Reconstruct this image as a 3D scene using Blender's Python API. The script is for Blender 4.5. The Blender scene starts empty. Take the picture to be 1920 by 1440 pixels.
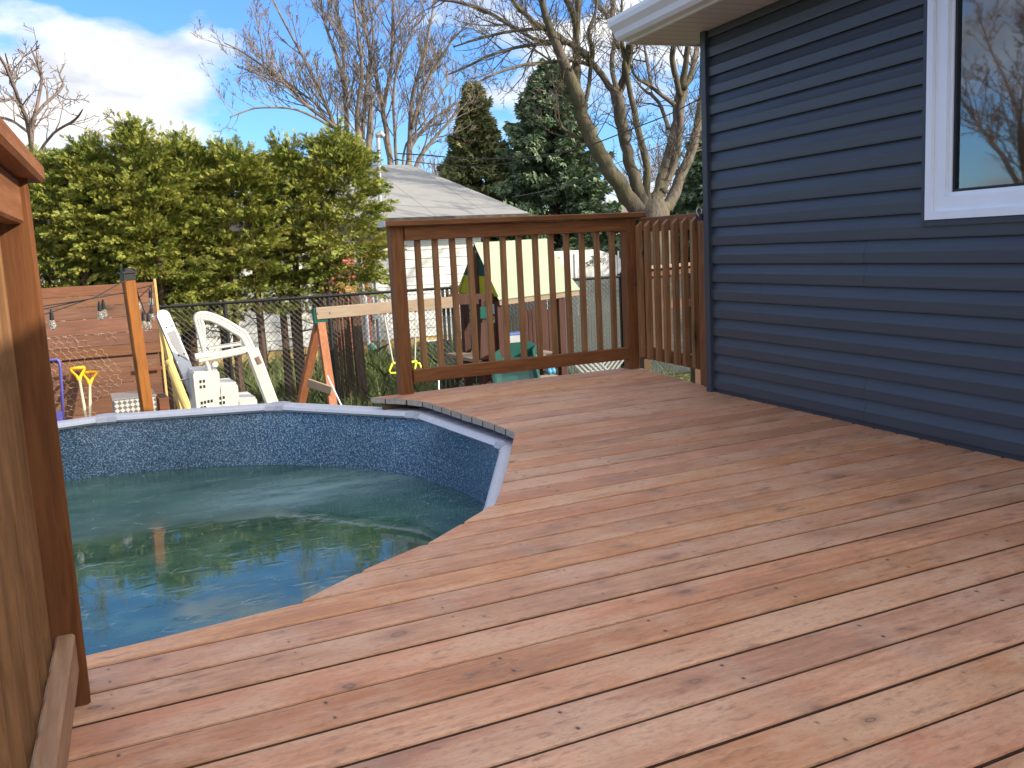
import bpy, math, random
import numpy as np
from math import sin, cos, pi, radians
from mathutils import Vector, Matrix
random.seed(7); RNG = np.random.RandomState(7)
scene = bpy.context.scene
COL = scene.collection

# ------------------------------------------------------------------ camera
YAW, PITCH, ROLL, FPX, CAMH = 0.440179, 0.145645, -0.0498795, 1751.96, 0.93475
_f = np.array([sin(YAW)*cos(PITCH), cos(YAW)*cos(PITCH), -sin(PITCH)])
_r = np.array([cos(YAW), -sin(YAW), 0.0]); _u = np.cross(_r, _f)
CR = cos(ROLL)*_r + sin(ROLL)*_u; CU = -sin(ROLL)*_r + cos(ROLL)*_u
CP = np.array([0, 0, CAMH])
cam = bpy.data.objects.new('camera', bpy.data.cameras.new('camera')); COL.objects.link(cam)
cam.matrix_world = Matrix(((CR[0], CU[0], -_f[0], 0), (CR[1], CU[1], -_f[1], 0), (CR[2], CU[2], -_f[2], CAMH), (0, 0, 0, 1)))
cam.data.sensor_width = 36; cam.data.lens = FPX/1920*36; cam.data.clip_end = 500; cam.data.clip_start = 0.05
scene.camera = cam
def ray(x, y): return CR*((x-960)/FPX) - CU*((y-720)/FPX) + _f
def at(x, y, Y):
    """world point at distance Y (along the boards' normal) seen at photo pixel x, y"""
    d = ray(x, y); return CP + d*(Y/d[1])

# ------------------------------------------------------------------ light
SUN_EL, SUN_AZ = radians(24), radians(46.6)      # azimuth from -Y towards +X
S = Vector((sin(SUN_AZ)*cos(SUN_EL), -cos(SUN_AZ)*cos(SUN_EL), sin(SUN_EL)))
sun = bpy.data.objects.new('sun', bpy.data.lights.new('sun', 'SUN')); COL.objects.link(sun)
sun.data.energy = 3.8; sun.data.angle = radians(0.5); sun.data.color = (1.0, 0.90, 0.74)
sun.rotation_euler = S.to_track_quat('Z', 'Y').to_euler()
w = bpy.data.worlds.new('World'); scene.world = w; w.use_nodes = True
wt = w.node_tree; wt.nodes.clear()
def N(t, ty, **k):
    n = t.nodes.new(ty)
    for a, b in k.items():
        if a == 'ins':
            for i, v in b.items():
                if isinstance(v, bpy.types.NodeSocket): t.links.new(v, n.inputs[i])
                else: n.inputs[i].default_value = v
        else: setattr(n, a, b)
    return n
def M_(t, op, a, b=0.0, c=0.0, clamp=False):
    n = N(t, 'ShaderNodeMath', operation=op, ins={0: a, 1: b, 2: c}); n.use_clamp = clamp; return n.outputs[0]
def mixc(t, f, a, b, blend='MIX'):
    n = N(t, 'ShaderNodeMix', data_type='RGBA', blend_type=blend)
    for i, v in ((0, f), (6, a), (7, b)):
        if isinstance(v, bpy.types.NodeSocket): t.links.new(v, n.inputs[i])
        else: n.inputs[i].default_value = v if i == 0 or len(v) == 4 else (*v, 1)
    return n.outputs[2]
def ramp(t, f, stops):
    n = N(t, 'ShaderNodeValToRGB', ins={0: f}); e = n.color_ramp.elements
    while len(e) > 1: e.remove(e[0])
    for i, (p, c) in enumerate(stops):
        x = e[0] if i == 0 else e.new(p)
        x.position = p; x.color = (c, c, c, 1) if not hasattr(c, '__len__') else (*c, 1)
    return n.outputs[0]
sky = N(wt, 'ShaderNodeTexSky', sky_type='NISHITA', sun_disc=False)
sky.sun_elevation = SUN_EL; sky.sun_rotation = pi - SUN_AZ
sky.air_density = 1.0; sky.dust_density = 0.3; sky.ozone_density = 2.5
tc = N(wt, 'ShaderNodeTexCoord')
mp = N(wt, 'ShaderNodeMapping', ins={0: tc.outputs['Generated']}); mp.inputs['Scale'].default_value = (1, 1, 2.3); mp.inputs['Location'].default_value = (6.86, 0.02, 4.01)
cn = N(wt, 'ShaderNodeTexNoise', ins={0: mp.outputs[0], 2: 4.6, 3: 8.0, 4: 0.50})
cn2 = N(wt, 'ShaderNodeTexNoise', ins={0: mp.outputs[0], 2: 9.0, 3: 6.0, 4: 0.55})
sx = N(wt, 'ShaderNodeSeparateXYZ', ins={0: tc.outputs['Generated']})
up_ = ramp(wt, sx.outputs[2], [(0.42, 0.0), (0.75, 0.16)])
sdot = N(wt, 'ShaderNodeVectorMath', operation='DOT_PRODUCT', ins={0: tc.outputs['Generated'], 1: tuple(S)}).outputs['Value']
bias = M_(wt, 'ADD', M_(wt, 'MULTIPLY', M_(wt, 'SUBTRACT', 0.30, sx.outputs[2]), 0.22), M_(wt, 'ADD', up_, ramp(wt, sdot, [(0.0, 0.0), (0.6, 0.16)])))  # extra cloud cover overhead and sunward, out of view, added to brighten the shade
cover = M_(wt, 'ADD', cn.outputs[0], bias)
cm = ramp(wt, cover, [(0.505, 0.0), (0.58, 0.75), (0.68, 1.0)])
cbase = ramp(wt, cn2.outputs[0], [(0.38, (0.62, 0.66, 0.74)), (0.56, (1.0, 0.99, 0.97))])
glow = M_(wt, 'MULTIPLY_ADD', ramp(wt, M_(wt, 'MULTIPLY_ADD', sdot, 0.5, 0.5), [(0.42, 0.0), (1.0, 1.0)]), 6.5, 4.3)  # clouds boosted toward the sun as fill light for the shaded deck
cshade = N(wt, 'ShaderNodeVectorMath', operation='SCALE', ins={0: cbase, 'Scale': glow}).outputs[0]
skyc = mixc(wt, 1.0, sky.outputs[0], (0.40, 0.62, 0.95), 'MULTIPLY')
skyf = mixc(wt, cm, skyc, cshade)
bg = N(wt, 'ShaderNodeBackground', ins={0: skyf, 1: 0.15})
wo = N(wt, 'ShaderNodeOutputWorld', ins={0: bg.outputs[0]})
scene.view_settings.view_transform = 'Standard'; scene.view_settings.look = 'None'
scene.view_settings.exposure = 0.92; scene.view_settings.gamma = 1
scene.cycles.max_bounces = 8; scene.cycles.use_denoising = True

# ------------------------------------------------------------------ materials
FROSTX, FROSTY = 1.35, 0.80
def mat(name, rough=0.6, spec=0.4, metal=0.0):
    m = bpy.data.materials.new(name); m.use_nodes = True; t = m.node_tree
    b = t.nodes['Principled BSDF']; b.inputs['Roughness'].default_value = rough
    b.inputs['Specular IOR Level'].default_value = spec; b.inputs['Metallic'].default_value = metal
    return m, t, b
def plain(name, c, rough=0.5, spec=0.4, metal=0.0, var=0.12, scale=9.0, bump=0.0):
    m, t, b = mat(name, rough, spec, metal)
    tc = N(t, 'ShaderNodeTexCoord'); n = N(t, 'ShaderNodeTexNoise', ins={0: tc.outputs['Object'], 2: scale, 3: 6.0, 4: 0.6})
    f = ramp(t, n.outputs[0], [(0.3, 0.0), (0.7, 1.0)])
    c = np.array(c)
    t.links.new(mixc(t, f, tuple(c*(1-var)), tuple(np.minimum(c*(1+var), 1))), b.inputs['Base Color'])
    if bump:
        bn = N(t, 'ShaderNodeBump', ins={'Strength': bump, 'Distance': 0.01, 'Height': n.outputs[0]}); t.links.new(bn.outputs[0], b.inputs['Normal'])
    return m
def wood(name, c1, c2, dark, axis=0, knots=0.5, rough=0.65, grain=1.0, deck=False, weather=None, bump=0.25, vary=0.26):
    m, t, b = mat(name, rough, 0.5 if deck else 0.3)
    tc = N(t, 'ShaderNodeTexCoord'); geo = N(t, 'ShaderNodeNewGeometry')
    rnd = geo.outputs['Random Per Island']
    off = N(t, 'ShaderNodeCombineXYZ', ins={0: M_(t, 'MULTIPLY', rnd, 37.0), 1: M_(t, 'MULTIPLY', rnd, 91.0), 2: M_(t, 'MULTIPLY', rnd, 53.0)})
    p = N(t, 'ShaderNodeVectorMath', operation='ADD', ins={0: tc.outputs['Object'], 1: off.outputs[0]})
    sc = [1.0, 1.0, 1.0]; sc[axis] = 0.07
    v = N(t, 'ShaderNodeVectorMath', operation='MULTIPLY', ins={0: p.outputs[0], 1: tuple(sc)})
    wrp = N(t, 'ShaderNodeTexNoise', ins={0: p.outputs[0], 2: 3.0, 3: 2.0})
    v2 = N(t, 'ShaderNodeVectorMath', operation='MULTIPLY_ADD', ins={0: wrp.outputs[1], 1: (0.03, 0.03, 0.03), 2: v.outputs[0]})
    g = N(t, 'ShaderNodeTexNoise', ins={0: v2.outputs[0], 2: 55.0*grain, 3: 6.0, 4: 0.62})
    sc2 = [1.0]*3; sc2[axis] = 0.3
    vb = N(t, 'ShaderNodeVectorMath', operation='MULTIPLY', ins={0: p.outputs[0], 1: tuple(sc2)})
    big = N(t, 'ShaderNodeTexNoise', ins={0: vb.outputs[0], 2: 4.5, 3: 4.0, 4: 0.6})
    vk = N(t, 'ShaderNodeTexVoronoi', ins={0: vb.outputs[0], 2: 6.2})
    gm = ramp(t, g.outputs[0], [(0.36, 0.0), (0.64, 1.0)])
    c = mixc(t, gm, c1, c2)
    bm = ramp(t, big.outputs[0], [(0.42, 0.0), (0.75, 0.65)])
    c = mixc(t, bm, c, dark)
    sel = ramp(t, M_(t, 'FRACT', M_(t, 'MULTIPLY', N(t, 'ShaderNodeSeparateColor', ins={0: vk.outputs['Color']}).outputs[0], 3.7)), [(1-knots, 0.0), (1-knots+0.01, 1.0)])
    kd = M_(t, 'ADD', vk.outputs['Distance'], M_(t, 'MULTIPLY', M_(t, 'SUBTRACT', g.outputs[0], 0.5), 0.06))
    kh = M_(t, 'MULTIPLY', ramp(t, kd, [(0.03, 0.85), (0.08, 0.55), (0.24, 0.0)]), sel)
    c = mixc(t, kh, c, tuple(np.array(dark)*0.32))
    br = M_(t, 'MULTIPLY_ADD', rnd, vary, 1.0-vary/2)
    hs = N(t, 'ShaderNodeHueSaturation', ins={0: M_(t, 'MULTIPLY_ADD', M_(t, 'FRACT', M_(t, 'MULTIPLY', rnd, 7.31)), 0.010, 0.495), 1: M_(t, 'MULTIPLY_ADD', M_(t, 'FRACT', M_(t, 'MULTIPLY', rnd, 13.7)), 0.16, 1.02), 2: br, 4: c})
    c = hs.outputs[0]
    if deck:
        s = N(t, 'ShaderNodeSeparateXYZ', ins={0: tc.outputs['Object']})
        def vec(k, o): return N(t, 'ShaderNodeVectorMath', operation='MULTIPLY', ins={0: p.outputs[0], 1: (k, 1.0, 1.0)}).outputs[0]
        # broad blotches of older and fresher stain
        pn = N(t, 'ShaderNodeTexNoise', ins={0: vec(0.5, 0), 2: 3.4, 3: 6.0, 4: 0.7})
        c = mixc(t, ramp(t, pn.outputs[0], [(0.38, 0.6), (0.52, 0.0)]), c, (0.62, 0.385, 0.25))
        c = mixc(t, ramp(t, pn.outputs[0], [(0.525, 0.0), (0.68, 0.6)]), c, (0.28, 0.14, 0.09))
        # fine dark flecks along the grain
        sp = N(t, 'ShaderNodeTexNoise', ins={0: vec(0.28, 1), 2: 46.0, 3: 3.0, 4: 0.6})
        c = mixc(t, ramp(t, sp.outputs[0], [(0.585, 0.0), (0.70, 0.6)]), c, (0.20, 0.10, 0.065))
        # knots: dark ringed ovals of several sizes
        for ks, kr, sd_, am in ((4.3, 0.085, 0.32, 0.9), (8.0, 0.10, 0.2, 0.85), (17.0, 0.15, 0.10, 1.0)):
            wv_ = N(t, 'ShaderNodeVectorMath', operation='MULTIPLY_ADD', ins={0: N(t, 'ShaderNodeTexNoise', ins={0: p.outputs[0], 2: 14.0, 3: 2.0}).outputs[1], 1: (0.03, 0.02, 0.02), 2: vec(0.62, 2)})
            kv = N(t, 'ShaderNodeTexVoronoi', ins={0: wv_.outputs[0], 2: ks})
            kc = N(t, 'ShaderNodeSeparateColor', ins={0: kv.outputs['Color']})
            on = M_(t, 'LESS_THAN', kc.outputs[0], sd_)
            dist = M_(t, 'DIVIDE', kv.outputs['Distance'], M_(t, 'MULTIPLY_ADD', kc.outputs[1], 0.8, 0.5))
            ringm = M_(t, 'MULTIPLY', ramp(t, dist, [(0.0, 0.75), (kr*0.45, 0.45), (kr*0.8, am), (kr*1.15, 0.35), (kr*2.6, 0.0)]), on)
            c = mixc(t, ringm, c, (0.12, 0.065, 0.05))
            halo = M_(t, 'MULTIPLY', ramp(t, dist, [(kr, 0.5), (kr*4.5, 0.0)]), on)
            c = mixc(t, M_(t, 'MULTIPLY', halo, sp.outputs[0]), c, (0.36, 0.18, 0.11))
        # green-grey mildew smudges
        gn = N(t, 'ShaderNodeTexNoise', ins={0: vec(0.45, 3), 2: 8.0, 3: 6.0, 4: 0.78})
        c = mixc(t, ramp(t, gn.outputs[0], [(0.625, 0.0), (0.70, 0.8)]), c, (0.09, 0.072, 0.052))
        # orange raw patches
        rn = N(t, 'ShaderNodeTexNoise', ins={0: vec(0.45, 4), 2: 2.9, 3: 5.0, 4: 0.65})
        c = mixc(t, ramp(t, rn.outputs[0], [(0.58, 0.0), (0.68, 0.5)]), c, (0.54, 0.21, 0.10))
        # bleached scratches and paint spots
        wn = N(t, 'ShaderNodeTexNoise', ins={0: tc.outputs['Object'], 2: 3.1, 3: 12.0, 4: 0.85})
        c = mixc(t, ramp(t, wn.outputs[0], [(0.70, 0.0), (0.73, 0.6)]), c, (0.66, 0.60, 0.54))
        # faded bands above the joists
        jb = M_(t, 'PINGPONG', s.outputs[0], 0.2033)
        bandm = M_(t, 'MULTIPLY', ramp(t, jb, [(0.028, 0.28), (0.050, 0.0)]), ramp(t, M_(t, 'FRACT', M_(t, 'MULTIPLY', rnd, 5.3)), [(0.55, 0.0), (0.65, 1.0)]))
        c = mixc(t, M_(t, 'MULTIPLY', bandm, ramp(t, pn.outputs[0], [(0.35, 0.0), (0.55, 1.0)])), c, (0.42, 0.31, 0.22))
        fs_ = N(t, 'ShaderNodeTexNoise', ins={0: vec(0.35, 5), 2: 150.0, 3: 4.0, 4: 0.7})
        c = mixc(t, ramp(t, fs_.outputs[0], [(0.50, 0.0), (0.66, 0.42)]), c, (0.26, 0.125, 0.075))
        # screw heads: pairs at every joist
        jx = M_(t, 'ADD', M_(t, 'PINGPONG', s.outputs[0], 0.2033), M_(t, 'MULTIPLY', rnd, 0.012))
        by = M_(t, 'PINGPONG', M_(t, 'SUBTRACT', s.outputs[1], DECK_Y0), DECK_P/2)
        dy = M_(t, 'SUBTRACT', by, 0.036)
        dd = M_(t, 'SQRT', M_(t, 'ADD', M_(t, 'MULTIPLY', jx, jx), M_(t, 'MULTIPLY', dy, dy)))
        c = mixc(t, ramp(t, M_(t, 'ADD', dd, M_(t, 'MULTIPLY', M_(t, 'SUBTRACT', sp.outputs[0], 0.5), 0.006)), [(0.0045, 0.95), (0.0085, 0.0)]), c, (0.03, 0.018, 0.012))
    if weather:
        wn = N(t, 'ShaderNodeTexNoise', ins={0: tc.outputs['Object'], 2: 2.2, 3: 6.0, 4: 0.7})
        c = mixc(t, ramp(t, wn.outputs[0], [(0.4, 0.0), (0.7, 0.8)]), c, weather)
    t.links.new(c, b.inputs['Base Color'])
    hgt = M_(t, 'SUBTRACT', g.outputs[0], kh)
    if deck: hgt = M_(t, 'ADD', hgt, M_(t, 'MULTIPLY', N(t, 'ShaderNodeTexNoise', ins={0: tc.outputs['Object'], 2: 160.0, 3: 4.0, 4: 0.7}).outputs[0], 0.7))
    bn = N(t, 'ShaderNodeBump', ins={'Strength': bump, 'Distance': 0.004, 'Height': hgt}); t.links.new(bn.outputs[0], b.inputs['Normal'])
    return m
DECK_Y0, DECK_P = 5.5139, 0.1445
DK = dict(c1=(0.48, 0.238, 0.137), c2=(0.62, 0.352, 0.222), dark=(0.40, 0.175, 0.095))
m_deck = wood('deck_wood', axis=0, knots=0.02, deck=True, rough=0.55, **DK)
RL = dict(c1=(0.16, 0.073, 0.038), c2=(0.25, 0.125, 0.066), dark=(0.10, 0.042, 0.022))
m_railx = wood('rail_wood_x', axis=0, knots=0.35, **RL)
m_raily = wood('rail_wood_y', axis=1, knots=0.35, **RL)
m_railz = wood('rail_wood_z', axis=2, knots=0.35, **RL)
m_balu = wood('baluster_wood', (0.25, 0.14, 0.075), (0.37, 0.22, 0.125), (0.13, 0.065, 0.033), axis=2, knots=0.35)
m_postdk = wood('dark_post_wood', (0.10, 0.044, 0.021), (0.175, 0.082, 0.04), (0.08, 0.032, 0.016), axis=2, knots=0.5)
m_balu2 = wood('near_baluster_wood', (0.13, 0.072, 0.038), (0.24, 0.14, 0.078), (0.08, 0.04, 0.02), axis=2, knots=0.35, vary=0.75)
m_greyrail = wood('weathered_rail', (0.25, 0.155, 0.10), (0.34, 0.225, 0.15), (0.15, 0.08, 0.05), axis=1, knots=0.4)
m_fence = wood('brown_fence', (0.15, 0.075, 0.048), (0.215, 0.108, 0.07), (0.10, 0.048, 0.031), axis=0, knots=0.25)
m_orange = wood('orange_post', (0.20, 0.088, 0.035), (0.28, 0.13, 0.055), (0.13, 0.052, 0.02), axis=2, knots=0.3)
m_greybeam = wood('grey_beam', (0.27, 0.215, 0.155), (0.36, 0.29, 0.215), (0.18, 0.13, 0.09), axis=0, knots=0.3, weather=(0.34, 0.24, 0.17))
m_redwood = wood('swing_wood', (0.32, 0.15, 0.09), (0.42, 0.22, 0.14), (0.25, 0.11, 0.06), axis=2, knots=0.2)
m_darkwood = wood('tower_wood', (0.05, 0.024, 0.018), (0.085, 0.04, 0.03), (0.03, 0.015, 0.012), axis=2, knots=0.2)
m_stake = wood('stake_wood', (0.52, 0.38, 0.17), (0.62, 0.47, 0.24), (0.38, 0.25, 0.10), axis=2, knots=0.3)
m_pole = wood('dark_pole', (0.055, 0.035, 0.022), (0.12, 0.075, 0.045), (0.03, 0.02, 0.012), axis=2, knots=0.2)
m_joist = plain('joist', (0.10, 0.055, 0.03), 0.8)
m_white = plain('white_vinyl', (0.80, 0.81, 0.83), 0.35, var=0.02)
m_frame = plain('window_vinyl', (0.82, 0.84, 0.88), 0.3, var=0.02)
m_ladder = plain('ladder_resin', (0.58, 0.56, 0.49), 0.4, var=0.10)
m_alu = plain('grey_metal', (0.42, 0.43, 0.44), 0.35, metal=0.6, var=0.1)
m_black = plain('black_metal', (0.012, 0.012, 0.013), 0.4)
m_hole = plain('dark_hole', (0.02, 0.02, 0.02), 0.9)
m_trimd = plain('charcoal_trim', (0.040, 0.047, 0.058), 0.45, var=0.05)
m_rim = plain('pool_rim', (0.56, 0.55, 0.58), 0.4, var=0.05, scale=30)
m_rimcap = plain('pool_rim_cap', (0.44, 0.43, 0.46), 0.42, var=0.05, scale=30)
m_yellow = plain('yellow_plastic', (0.85, 0.42, 0.01), 0.35)
m_lemon = plain('lemon_plastic', (0.80, 0.72, 0.05), 0.4)
m_ash = plain('pale_handle', (0.62, 0.50, 0.32), 0.5)
m_violet = plain('violet_metal', (0.10, 0.09, 0.36), 0.35, metal=0.2)
m_green = plain('green_plastic', (0.012, 0.09, 0.065), 0.35)
m_slide = plain('slide_green', (0.012, 0.07, 0.055), 0.35)
m_canvas = plain('canvas_cream', (0.33, 0.39, 0.25), 0.7, var=0.12, scale=1.5)
m_cgreen = plain('canvas_green', (0.008, 0.055, 0.04), 0.7)
m_cyel = plain('canvas_yellow', (0.40, 0.34, 0.015), 0.7)
m_slat = plain('black_slat', (0.012, 0.013, 0.013), 0.5)
m_slatg = plain('grey_slat', (0.075, 0.085, 0.08), 0.5, var=0.3, scale=30)
m_found = plain('yellow_foundation', (0.62, 0.42, 0.16), 0.9, var=0.12, scale=3)
m_hwhite = plain('white_siding', (0.66, 0.65, 0.60), 0.5, var=0.03, scale=2)
m_fascia = plain('stained_fascia', (0.055, 0.05, 0.045), 0.8, var=0.6, scale=6)
m_blue = plain('blue_toy', (0.06, 0.25, 0.40), 0.4)
m_glassbulb = plain('bulb_glass', (0.75, 0.68, 0.55), 0.08, spec=0.8)
m_glassbulb.node_tree.nodes['Principled BSDF'].inputs['Transmission Weight'].default_value = 0.85
m_rope = plain('rope', (0.55, 0.50, 0.40), 0.8)
m_wiremesh = plain('chicken_wire', (0.42, 0.30, 0.20), 0.5, metal=0.3)
m_chain = plain('galvanised_wire', (0.075, 0.075, 0.07), 0.6, metal=0.2)
m_garage = plain('white_tarp', (0.62, 0.61, 0.58), 0.6, var=0.04)
m_shingle = plain('dark_shingle', (0.045, 0.042, 0.045), 0.9, var=0.4, scale=30)
m_stone = plain('black_stone', (0.018, 0.018, 0.02), 0.9, var=0.5, scale=25, bump=0.8)

def siding_mat():
    m, t, b = mat('navy_siding', 0.42, 0.42)
    tc = N(t, 'ShaderNodeTexCoord'); v = N(t, 'ShaderNodeVectorMath', operation='MULTIPLY', ins={0: tc.outputs['Object'], 1: (1, 0.05, 1)})
    n = N(t, 'ShaderNodeTexNoise', ins={0: v.outputs[0], 2: 60.0, 3: 5.0}); n2 = N(t, 'ShaderNodeTexNoise', ins={0: tc.outputs['Object'], 2: 1.3})
    c = mixc(t, ramp(t, n.outputs[0], [(0.35, 0.0), (0.65, 1.0)]), (0.040, 0.046, 0.056), (0.047, 0.054, 0.065))
    c = mixc(t, M_(t, 'MULTIPLY', n2.outputs[0], 0.3), c, (0.052, 0.060, 0.073))
    t.links.new(c, b.inputs['Base Color'])
    bn = N(t, 'ShaderNodeBump', ins={'Strength': 0.06, 'Distance': 0.002, 'Height': n.outputs[0]}); t.links.new(bn.outputs[0], b.inputs['Normal'])
    return m
m_siding = siding_mat()
def soffit_mat():
    m, t, b = mat('soffit_vinyl', 0.5, 0.3)
    tc = N(t, 'ShaderNodeTexCoord'); s = N(t, 'ShaderNodeSeparateXYZ', ins={0: tc.outputs['Object']})
    g = M_(t, 'PINGPONG', s.outputs[1], 0.05); n = N(t, 'ShaderNodeTexVoronoi', ins={0: tc.outputs['Object'], 2: 70.0})
    f = ramp(t, g, [(0.002, 1.0), (0.006, 0.0)])
    c = mixc(t, f, (0.62, 0.60, 0.59), (0.36, 0.34, 0.34))
    c = mixc(t, ramp(t, n.outputs[0], [(0.1, 0.35), (0.25, 0.0)]), c, (0.40, 0.38, 0.38))
    t.links.new(c, b.inputs['Base Color']); return m
m_soffit = soffit_mat()
def liner_mat():
    m, t, b = mat('pebble_liner', 0.35, 0.5)
    tc = N(t, 'ShaderNodeTexCoord')
    wv = N(t, 'ShaderNodeTexNoise', ins={0: tc.outputs['Object'], 2: 30.0})
    v = N(t, 'ShaderNodeVectorMath', operation='MULTIPLY_ADD', ins={0: wv.outputs[1], 1: (0.02,)*3, 2: tc.outputs['Object']})
    vo = N(t, 'ShaderNodeTexVoronoi', ins={0: v.outputs[0], 2: 62.0}); vo.feature = 'DISTANCE_TO_EDGE'
    vc = N(t, 'ShaderNodeTexVoronoi', ins={0: v.outputs[0], 2: 62.0})
    n = N(t, 'ShaderNodeTexNoise', ins={0: tc.outputs['Object'], 2: 90.0, 3: 4.0, 4: 0.7}); big = N(t, 'ShaderNodeTexNoise', ins={0: tc.outputs['Object'], 2: 2.0})
    r = N(t, 'ShaderNodeSeparateColor', ins={0: vc.outputs['Color']}).outputs[0]
    c = mixc(t, r, (0.007, 0.03, 0.065), (0.025, 0.085, 0.155))
    sp = M_(t, 'MULTIPLY', ramp(t, vo.outputs[0], [(0.02, 1.0), (0.16, 0.0)]), ramp(t, n.outputs[0], [(0.47, 0.0), (0.55, 1.0)]))
    c = mixc(t, sp, c, (0.36, 0.49, 0.57))
    c = mixc(t, M_(t, 'MULTIPLY', big.outputs[0], 0.18), c, (0.10, 0.17, 0.22))
    t.links.new(c, b.inputs['Base Color']); return m
m_liner = liner_mat()
def water_mat():
    m, t, b = mat('icy_water', 0.04, 0.5)
    b.inputs['IOR'].default_value = 1.62
    tc = N(t, 'ShaderNodeTexCoord')
    n1 = N(t, 'ShaderNodeTexNoise', ins={0: tc.outputs['Object'], 2: 1.1, 3: 5.0, 4: 0.6})
    v = N(t, 'ShaderNodeVectorMath', operation='MULTIPLY', ins={0: tc.outputs['Object'], 1: (1.0, 2.4, 1.0)})
    # thin ice: ridges of broken sheets
    n2 = N(t, 'ShaderNodeTexNoise', ins={0: v.outputs[0], 2: 7.0, 3: 7.0, 4: 0.72}); n2.noise_type = 'RIDGED_MULTIFRACTAL'
    n3 = N(t, 'ShaderNodeTexNoise', ins={0: v.outputs[0], 2: 3.0, 3: 4.0, 4: 0.6})
    s = N(t, 'ShaderNodeSeparateXYZ', ins={0: tc.outputs['Object']})
    c = mixc(t, ramp(t, n1.outputs[0], [(0.35, 0.0), (0.65, 1.0)]), (0.018, 0.055, 0.048), (0.035, 0.095, 0.060))
    # frosted patch in the far right part of the ice sheet
    dx = M_(t, 'SUBTRACT', s.outputs[0], FROSTX); dy = M_(t, 'SUBTRACT', s.outputs[1], FROSTY)
    d = M_(t, 'SQRT', M_(t, 'ADD', M_(t, 'MULTIPLY', dx, M_(t, 'MULTIPLY', dx, 1.0)), M_(t, 'MULTIPLY', dy, M_(t, 'MULTIPLY', dy, 3.0))))
    fr = M_(t, 'MULTIPLY', ramp(t, d, [(0.1, 1.0), (1.05, 0.0)]), ramp(t, n3.outputs[0], [(0.30, 0.15), (0.62, 1.0)]))
    c = mixc(t, M_(t, 'MULTIPLY', fr, 0.8), c, (0.22, 0.33, 0.33))
    vs_ = N(t, 'ShaderNodeVectorMath', operation='MULTIPLY', ins={0: tc.outputs['Object'], 1: (1.0, 1.6, 1.0)})
    sc_ = N(t, 'ShaderNodeTexNoise', ins={0: vs_.outputs[0], 2: 2.4, 3: 8.0, 4: 0.7})
    film = ramp(t, sc_.outputs[0], [(0.42, 0.0), (0.68, 0.5)])
    c = mixc(t, film, c, (0.12, 0.21, 0.15))
    cr = ramp(t, n2.outputs[0], [(0.62, 0.0), (0.85, 0.5)])
    c = mixc(t, M_(t, 'MULTIPLY', cr, ramp(t, n3.outputs[0], [(0.50, 0.0), (0.62, 1.0)])), c, (0.30, 0.36, 0.30))
    wv2 = N(t, 'ShaderNodeTexNoise', ins={0: tc.outputs['Object'], 2: 5.0, 3: 3.0})
    vv = N(t, 'ShaderNodeVectorMath', operation='MULTIPLY_ADD', ins={0: wv2.outputs[1], 1: (0.35, 0.35, 0.0), 2: v.outputs[0]})
    ve = N(t, 'ShaderNodeTexVoronoi', ins={0: vv.outputs[0], 2: 4.0}); ve.feature = 'DISTANCE_TO_EDGE'
    crk = M_(t, 'MULTIPLY', ramp(t, ve.outputs['Distance'], [(0.0, 1.0), (0.03, 0.0)]), ramp(t, n3.outputs[0], [(0.46, 0.0), (0.54, 1.0)]))
    brk = ramp(t, N(t, 'ShaderNodeTexNoise', ins={0: tc.outputs['Object'], 2: 9.0, 3: 2.0}).outputs[0], [(0.48, 0.0), (0.54, 1.0)])
    crk = M_(t, 'MULTIPLY', crk, brk)
    c = mixc(t, M_(t, 'MULTIPLY', crk, 0.7), c, (0.22, 0.27, 0.20))
    db = ramp(t, N(t, 'ShaderNodeTexNoise', ins={0: v.outputs[0], 2: 26.0, 3: 3.0, 4: 0.6}).outputs[0], [(0.66, 0.0), (0.70, 0.8)])
    c = mixc(t, M_(t, 'MULTIPLY', db, ramp(t, n3.outputs[0], [(0.50, 1.0), (0.44, 0.0)][::-1])), c, (0.02, 0.025, 0.015))
    far = ramp(t, s.outputs[1], [(0.30, 0.0), (0.55, 1.0)])
    t.links.new(c, b.inputs['Base Color'])
    rg = M_(t, 'ADD', 0.03, M_(t, 'MULTIPLY', far, 0.16)); t.links.new(M_(t, 'ADD', M_(t, 'ADD', rg, M_(t, 'MULTIPLY', film, 0.03)), M_(t, 'MULTIPLY', fr, 0.2)), b.inputs['Roughness'])
    msk = ramp(t, n3.outputs[0], [(0.48, 0.0), (0.60, 1.0)])
    hh = M_(t, 'ADD', M_(t, 'MULTIPLY', M_(t, 'MULTIPLY', n2.outputs[0], msk), 0.5), M_(t, 'MULTIPLY', n1.outputs[0], 0.3))
    bn = N(t, 'ShaderNodeBump', ins={'Strength': 0.22, 'Distance': 0.012, 'Height': hh}); t.links.new(bn.outputs[0], b.inputs['Normal'])
    return m
m_water = water_mat()
def leaf_mat(name, cols, rough=0.55):
    m, t, b = mat(name, rough, 0.25)
    g = N(t, 'ShaderNodeNewGeometry'); tc = N(t, 'ShaderNodeTexCoord')
    n = N(t, 'ShaderNodeTexNoise', ins={0: tc.outputs['Object'], 2: 2.2, 3: 3.0})
    f = M_(t, 'ADD', M_(t, 'MULTIPLY', g.outputs['Random Per Island'], 0.6), M_(t, 'MULTIPLY', ramp(t, n.outputs[0], [(0.3, 0.0), (0.7, 1.0)]), 0.4))
    t.links.new(ramp(t, f, [(i/(len(cols)-1), c) for i, c in enumerate(cols)]), b.inputs['Base Color'])
    return m
m_cedar = leaf_mat('cedar_leaf', [(0.03, 0.065, 0.013), (0.09, 0.14, 0.024), (0.20, 0.225, 0.038), (0.38, 0.35, 0.065), (0.42, 0.27, 0.07)])
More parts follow.
